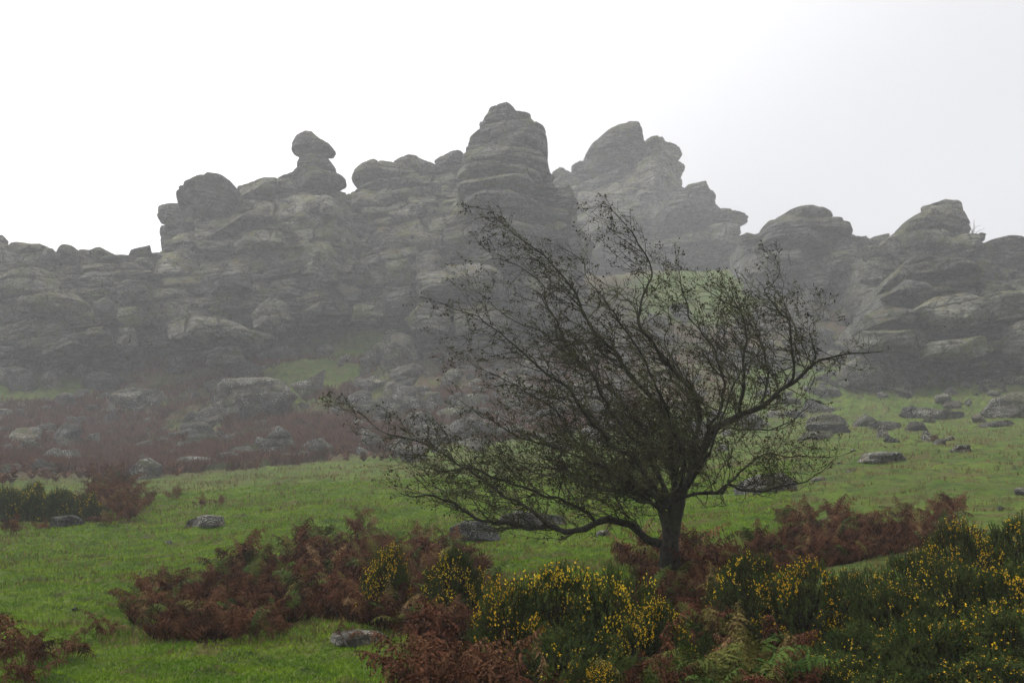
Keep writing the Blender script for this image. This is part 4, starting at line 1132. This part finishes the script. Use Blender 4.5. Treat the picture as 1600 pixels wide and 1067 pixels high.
for i, (px, pt, Y, w, v, lab) in enumerate([
    (1165, 862, 11.8, 150, 3, 'gorse bush just right of the hawthorn trunk'), (1255, 872, 11.5, 150, 4, 'gorse bush with tall yellow spikes behind the right thicket front'),
    (1340, 888, 11.2, 150, 3, 'gorse bush with scattered flowers in the middle of the right thicket'), (1430, 850, 12.6, 130, 2, 'gorse bush beside the tall red bracken on the right'),
    (1500, 812, 13.4, 150, 4, 'well flowered gorse bush at the back of the right thicket'), (1590, 800, 13.2, 180, 1, 'flowering gorse bush at the right edge of the back row'),
    (1395, 905, 10.8, 160, 2, 'dull green gorse bush in the second row of the right thicket'), (1480, 880, 11.0, 190, 3, 'broad gorse bush in the second row of the right thicket'),
    (1585, 872, 10.8, 200, 1, 'gorse bush at the right edge of the second row'), (1330, 965, 9.6, 180, 5, 'dark gorse bush at the left front of the right thicket'),
    (1440, 955, 9.3, 200, 2, 'gorse bush with upright shoots at the front of the right thicket'), (1560, 945, 9.2, 220, 3, 'big dark gorse bush in the lower right corner'),
    (1290, 1010, 8.9, 150, 2, 'low gorse bush beside the front bracken with a single flower cluster'), (1400, 1030, 8.4, 200, 5, 'shadowed gorse bush at the bottom edge'),
    (1530, 1020, 8.3, 230, 2, 'gorse bush at the very bottom right of the photo'), (1640, 1000, 8.6, 220, 5, 'gorse bush cut by the lower right edge')]):
    gorse(px, pt, Y, w, v, lab)
gorse(1100, 985, 9.7, 110, 5, 'small dark gorse bush amid green fern fronds below the trunk')
for i, (px, pt, Y, w, lab) in enumerate([(5, 756, 33, 70, 'leftmost gorse bush at the left edge of the lawn'), (48, 752, 33.4, 64, 'second gorse bush from the left edge of the lawn'),
    (90, 758, 33.2, 64, 'third gorse bush from the left edge of the lawn'), (135, 768, 33, 56, 'gorse bush touching the dead bracken at the left of the lawn')]):
    gorse(px, pt, Y, w, 3 if i % 2 else 2, lab)

# ------------------------------------------------------------------ bracken
def frond_mesh(seed, mat, dry=1.0, name='frond'):
    r = np.random.default_rng(seed)
    L = r.uniform(.75, 1.0)
    arch = r.uniform(.5, 1.5) if dry else r.uniform(.4, .9)
    n = 18
    t = np.linspace(0, 1, n)
    ang = 1.35 - arch * 1.5 * t ** 1.5
    x = np.cumsum(np.cos(ang)) * L / n; z = np.cumsum(np.sin(ang)) * L / n
    y = np.cumsum(r.normal(0, .006, n))
    C = np.stack([x, y, z], 1)
    bag = Bag(); bag.add(*tube(C, np.linspace(.007, .002, n), 3))
    T = np.gradient(C, axis=0); T /= np.linalg.norm(T, axis=1)[:, None]
    Vs = []
    m = 26
    for i in range(m):
        s = 0.26 + 0.74 * i / m
        idx = s * (n - 1); k = int(idx); f = idx - k
        p = C[k] * (1 - f) + C[min(k + 1, n - 1)] * f; tg = T[k]
        ln = 0.19 * math.sin(math.pi * min(1, (1 - (s - .26) / .74) * .62 + .08)) * r.uniform(.75, 1.15)
        for sg in (-1, 1):
            side = np.cross(tg, [0, 1, 0]); up = side / np.linalg.norm(side)
            d = np.array([0, sg, 0]) * 1.0 + tg * .45 + up * r.normal(0, .25 + .35 * dry)
            d /= np.linalg.norm(d)
            q = p.copy(); nn = 7
            for j in range(nn):
                w = ln / nn
                d = d + np.array([0, 0, -.10 - .16 * dry]) + r.normal(size=3) * .13 * (0.3 + dry); d /= np.linalg.norm(d)
                q2 = q + d * w
                b = np.cross(d, r.normal(size=3) * (0.4 + dry) + up * 1.5); b /= np.linalg.norm(b) + 1e-9
                hw = .022 * (1 - j / nn * .75) * (ln / .19) * r.uniform(.6, 1.2) + .003
                Vs.append((q, q2 + b * hw - d * w * .1, q2 + d * w * .2)); Vs.append((q, q2 + d * w * .2, q2 - b * hw - d * w * .1))
                q = q2
    V = np.array(Vs).reshape(-1, 3)
    bag.add(V, np.arange(len(V)).reshape(-1, 3))
    by = {}
    for f in bag.F: by.setdefault(f.shape[1], []).append(f)
    return mesh_np(name, np.vstack(bag.V), [np.vstack(v) for v in by.values()], mat, False)
FD = [frond_mesh(400 + i, M_FROND, 1.0) for i in range(9)]
FG = [frond_mesh(500 + i, M_FROND_G, 0.15) for i in range(4)]
FT = [frond_mesh(600 + i, M_FROND_T, 1.1) for i in range(4)]
fr = random.Random(44)
def bracken(px, py, hpx, label, group=None, green=0.0, n=None, hit=None, spread=1.0, cat='bracken'):
    g = hit if hit is not None else ground_hit(px, py)
    h = hpx / F * g[1]
    root = link('bracken_clump', None, loc=(g[0], g[1], g[2] - .02), rot=(0, 0, fr.uniform(0, 6.28)))
    tag(root, label, cat, group)
    n = n or fr.randint(6, 9)
    for i in range(n):
        gr = fr.random() < green
        o = link('green_frond' if gr else 'frond', fr.choice(FG if gr else (FT if fr.random() < .10 else FD)), root)
        s = h / 0.62 * fr.uniform(.7, 1.25)
        o.scale = (s, s, s * fr.uniform(.85, 1.15))
        o.location = (fr.gauss(0, .10) * spread, fr.gauss(0, .10) * spread, 0)
        o.rotation_euler = (fr.gauss(0, .18), fr.gauss(0, .25), i * 6.283 / n + fr.uniform(-.4, .4))
    return root
def thicket(poly, n, hpx, label, group, green=0.1):
    xs = [p[0] for p in poly]; ys = [p[1] for p in poly]; k = 0
    while k < n:
        x, y = fr.uniform(min(xs), max(xs)), fr.uniform(min(ys), max(ys))
        if inpoly(x, y, poly):
            bracken(x, y, fr.uniform(*hpx), label.replace(' in the thicket', ' of the thicket') + place(x, y, (min(xs), max(xs)), (min(ys), max(ys))), group, green); k += 1
thicket(R_BRACKEN['left'], 116, (24, 50), 'rust brown bracken clump in the thicket left of the gorse', 'bracken clumps of the thicket left of the gorse', 0.24)
for x in range(655, 1260, 22):
    for yy, Yn in ((0, 8.6), (1, 9.2)):
        px = x + fr.uniform(-14, 14) + yy * 8
        if 830 < px < 1000 and yy == 1: continue
        g = ground_at(px, Yn + fr.uniform(-.2, .25))
        bracken(0, 0, fr.uniform(70, 115) * (1.0 if px < 760 else .75) * (1.12 if yy else .9), ('taller' if yy else 'lower') + ' dark brown bracken clump along the bottom edge, ' + ('left of the central gorse' if px < 740 else 'below the central gorse' if px < 960 else 'below the trunk' if px < 1110 else 'beside the right gorse'), 'bracken clumps along the bottom edge', 0.35 if px > 960 else 0.05, hit=g)
thicket(R_BRACKEN['trunk'], 38, (42, 72), 'red brown bracken clump around the hawthorn trunk', 'bracken clumps around the hawthorn trunk', 0.2)
thicket(R_BRACKEN['right'], 56, (16, 36), 'reddish bracken clump behind the right gorse thicket', 'bracken clumps behind the right gorse', 0.08)
thicket(R_BRACKEN['far_left'], 22, (24, 40), 'brown bracken clump beside the left gorse', 'bracken clumps beside the left gorse', 0.03)
for (x, y, h, lab) in [(165, 996, 34, 'small lone brown bracken clump left of the thicket'), (20, 1052, 70, 'brown and green bracken clump in the lower left corner'),
    (55, 1045, 62, 'bracken clump second from the lower left corner'), (92, 1035, 50, 'outermost bracken clump of the lower left corner group'), (30, 1080, 50, 'bracken clump cut by the bottom left edge'),
    (22, 838, 36, 'lone brown bracken clump below the left gorse'), (60, 830, 22, 'low bracken tuft on the pale stone below the left gorse'),
    (268, 782, 22, 'little bracken tuft on the lawn right of the left bracken'), (312, 792, 18, 'tiny brown bracken tuft on the left lawn'),
    (340, 792, 14, 'smallest bracken tuft on the left lawn'), (430, 1000, 44, 'drooping pinkish bracken clump in front of the thicket'),
    (378, 1006, 46, 'bracken clump with one green frond at the thicket front'), (540, 1004, 26, 'bracken sprig over the low whitish stone'),
    (1490, 806, 36, 'tall red bracken standing above the right gorse'), (1240, 822, 36, 'reddish bracken clump at the lawn edge right of the tree'),
    (1465, 690, 14, 'brown bracken patch on the right turf near the boulders')]:
    bracken(x, y, h, lab, green=0.25 if 'green' in lab else 0.03)
for i in range(10):
    g = ground_at(1030 + i * 17 + fr.uniform(-8, 8), 8.7 + fr.uniform(-.2, .5))
    bracken(0, 0, fr.uniform(60, 100), 'fresh green fern clump below the hawthorn, ' + ('directly under the trunk' if i < 4 else 'right of the trunk line' if i < 7 else 'beside the right gorse'), 'green fern clumps below the hawthorn', 0.95, hit=g, cat='fern')
# low fringe of bracken at the foot of the scree, one cover
bg = Bag(); rq = np.random.default_rng(77)
for i in range(230):
    x = fr.uniform(-10, 660)
    y = np.interp(x, [0, 250, 450, 650], [752, 745, 724, 714]) + fr.uniform(-60, 4)
    g = ground_hit(x, y)
    for k in range(6):
        az = fr.uniform(0, 6.28); L = fr.uniform(.5, 1.0); P_ = []
        for t in np.linspace(0, 1, 6):
            P_.append(g + np.array([math.cos(az) * t * L * .7, math.sin(az) * t * L * .7, L * (t * 1.3 - .7 * t * t)]))
        P_ = np.array(P_); tri = []
        for q in range(1, 6):
            d = P_[q] - P_[q-1]; sd_ = np.array([-math.sin(az), math.cos(az), rq.normal() * .5]) * L * .26 * (1.1 - q / 6)
            for sg in (-1, 1):
                tri += [P_[q-1], P_[q-1] + d * .8, P_[q] + sd_ * sg + d * .4 + np.array([0, 0, -.04])]
        tri = np.array(tri); bg.add(tri, np.arange(len(tri)).reshape(-1, 3))
tag(bg.build('bracken_fringe', M_SCRUB, None, False), 'rusty bracken fringing the foot of the left scree', kind='stuff')

# broken stems and dead fronds matted between the clumps
M_LITTER = plant_mat('bracken_litter', (0.020, 0.009, 0.005), (0.095, 0.040, 0.020), None, 5.0, 0.9)
Pn = field(420000, 7.6, 22, (150, 1560), 61, lambda P, x, y: np.ones(len(x), bool))
qx, qy = project(Pn)
kp = np.zeros(len(Pn), bool)
for poly in R_BRACKEN.values():
    a = np.array(poly); bb = (qx > a[:, 0].min()) & (qx < a[:, 0].max()) & (qy > a[:, 1].min()) & (qy < a[:, 1].max()) & ~kp
    for k in np.where(bb)[0]:
        if inpoly(qx[k], qy[k], poly): kp[k] = True
kp |= (qx > 640) & (qy > 1010) & (Pn[:, 1] < 10.5)
Pn = Pn[kp & (fbm(Pn * 1.3, 3, 71) > -0.25)][:150000]
V, Fc = tris_blades(Pn, 0.13 + 0 * Pn[:, 1], 0.016 + 0.0009 * Pn[:, 1], 62, 1.7)
tag(link('bracken_litter', mesh_np('bracken_litter', V, Fc, M_LITTER, False)), 'matted dead bracken litter between the clumps and gorse', kind='stuff')

# bare shrub on the right skyline
b = Bag()
for i in range(14):
    p0 = np.zeros(3); d = np.array([tr.gauss(0, .4), tr.gauss(0, .4), 1.0])
    P = [p0]
    for _ in range(7):
        d = d / np.linalg.norm(d) + rnd3(.18); P.append(P[-1] + d * .22)
    b.add(*tube(np.array(P), np.linspace(.03, .008, len(P)), 3))
o = link('bare_shrub', mesh_np('bare_shrub', np.vstack(b.V), np.vstack(b.F), M_TWIG), loc=at(1519, 372, 91 * HU), scale=(HU, HU, HU))
tag(o, 'tiny bare shrub on the skyline right of the knobbly summit', 'shrub')

# ------------------------------------------------------------------ mist
hz = bpy.data.meshes.new('haze')
x0, x1, y0_, y1_, z0, z1 = -560, 560, -560, 560, -52, 62
hv = [(x, y, z) for x in (x0, x1) for y in (y0_, y1_) for z in (z0, z1)]
hz.from_pydata(hv, [], [(0,1,3,2),(4,6,7,5),(0,4,5,1),(2,3,7,6),(0,2,6,4),(1,5,7,3)])
ho = link('haze', hz); tag(ho, 'thin white mist filling the air round the tors', kind='stuff')
hm = bpy.data.materials.new('mist'); hm.use_nodes = True
hn = hm.node_tree; hn.nodes.clear()
ou = hn.nodes.new('ShaderNodeOutputMaterial'); pv = hn.nodes.new('ShaderNodeVolumePrincipled')
pv.inputs['Color'].default_value = (0.95, 0.96, 1.0, 1)
pv.inputs['Density'].default_value = 0.00132
pv.inputs['Anisotropy'].default_value = 0.35
hn.links.new(pv.outputs[0], ou.inputs['Volume'])
hz.materials.append(hm)
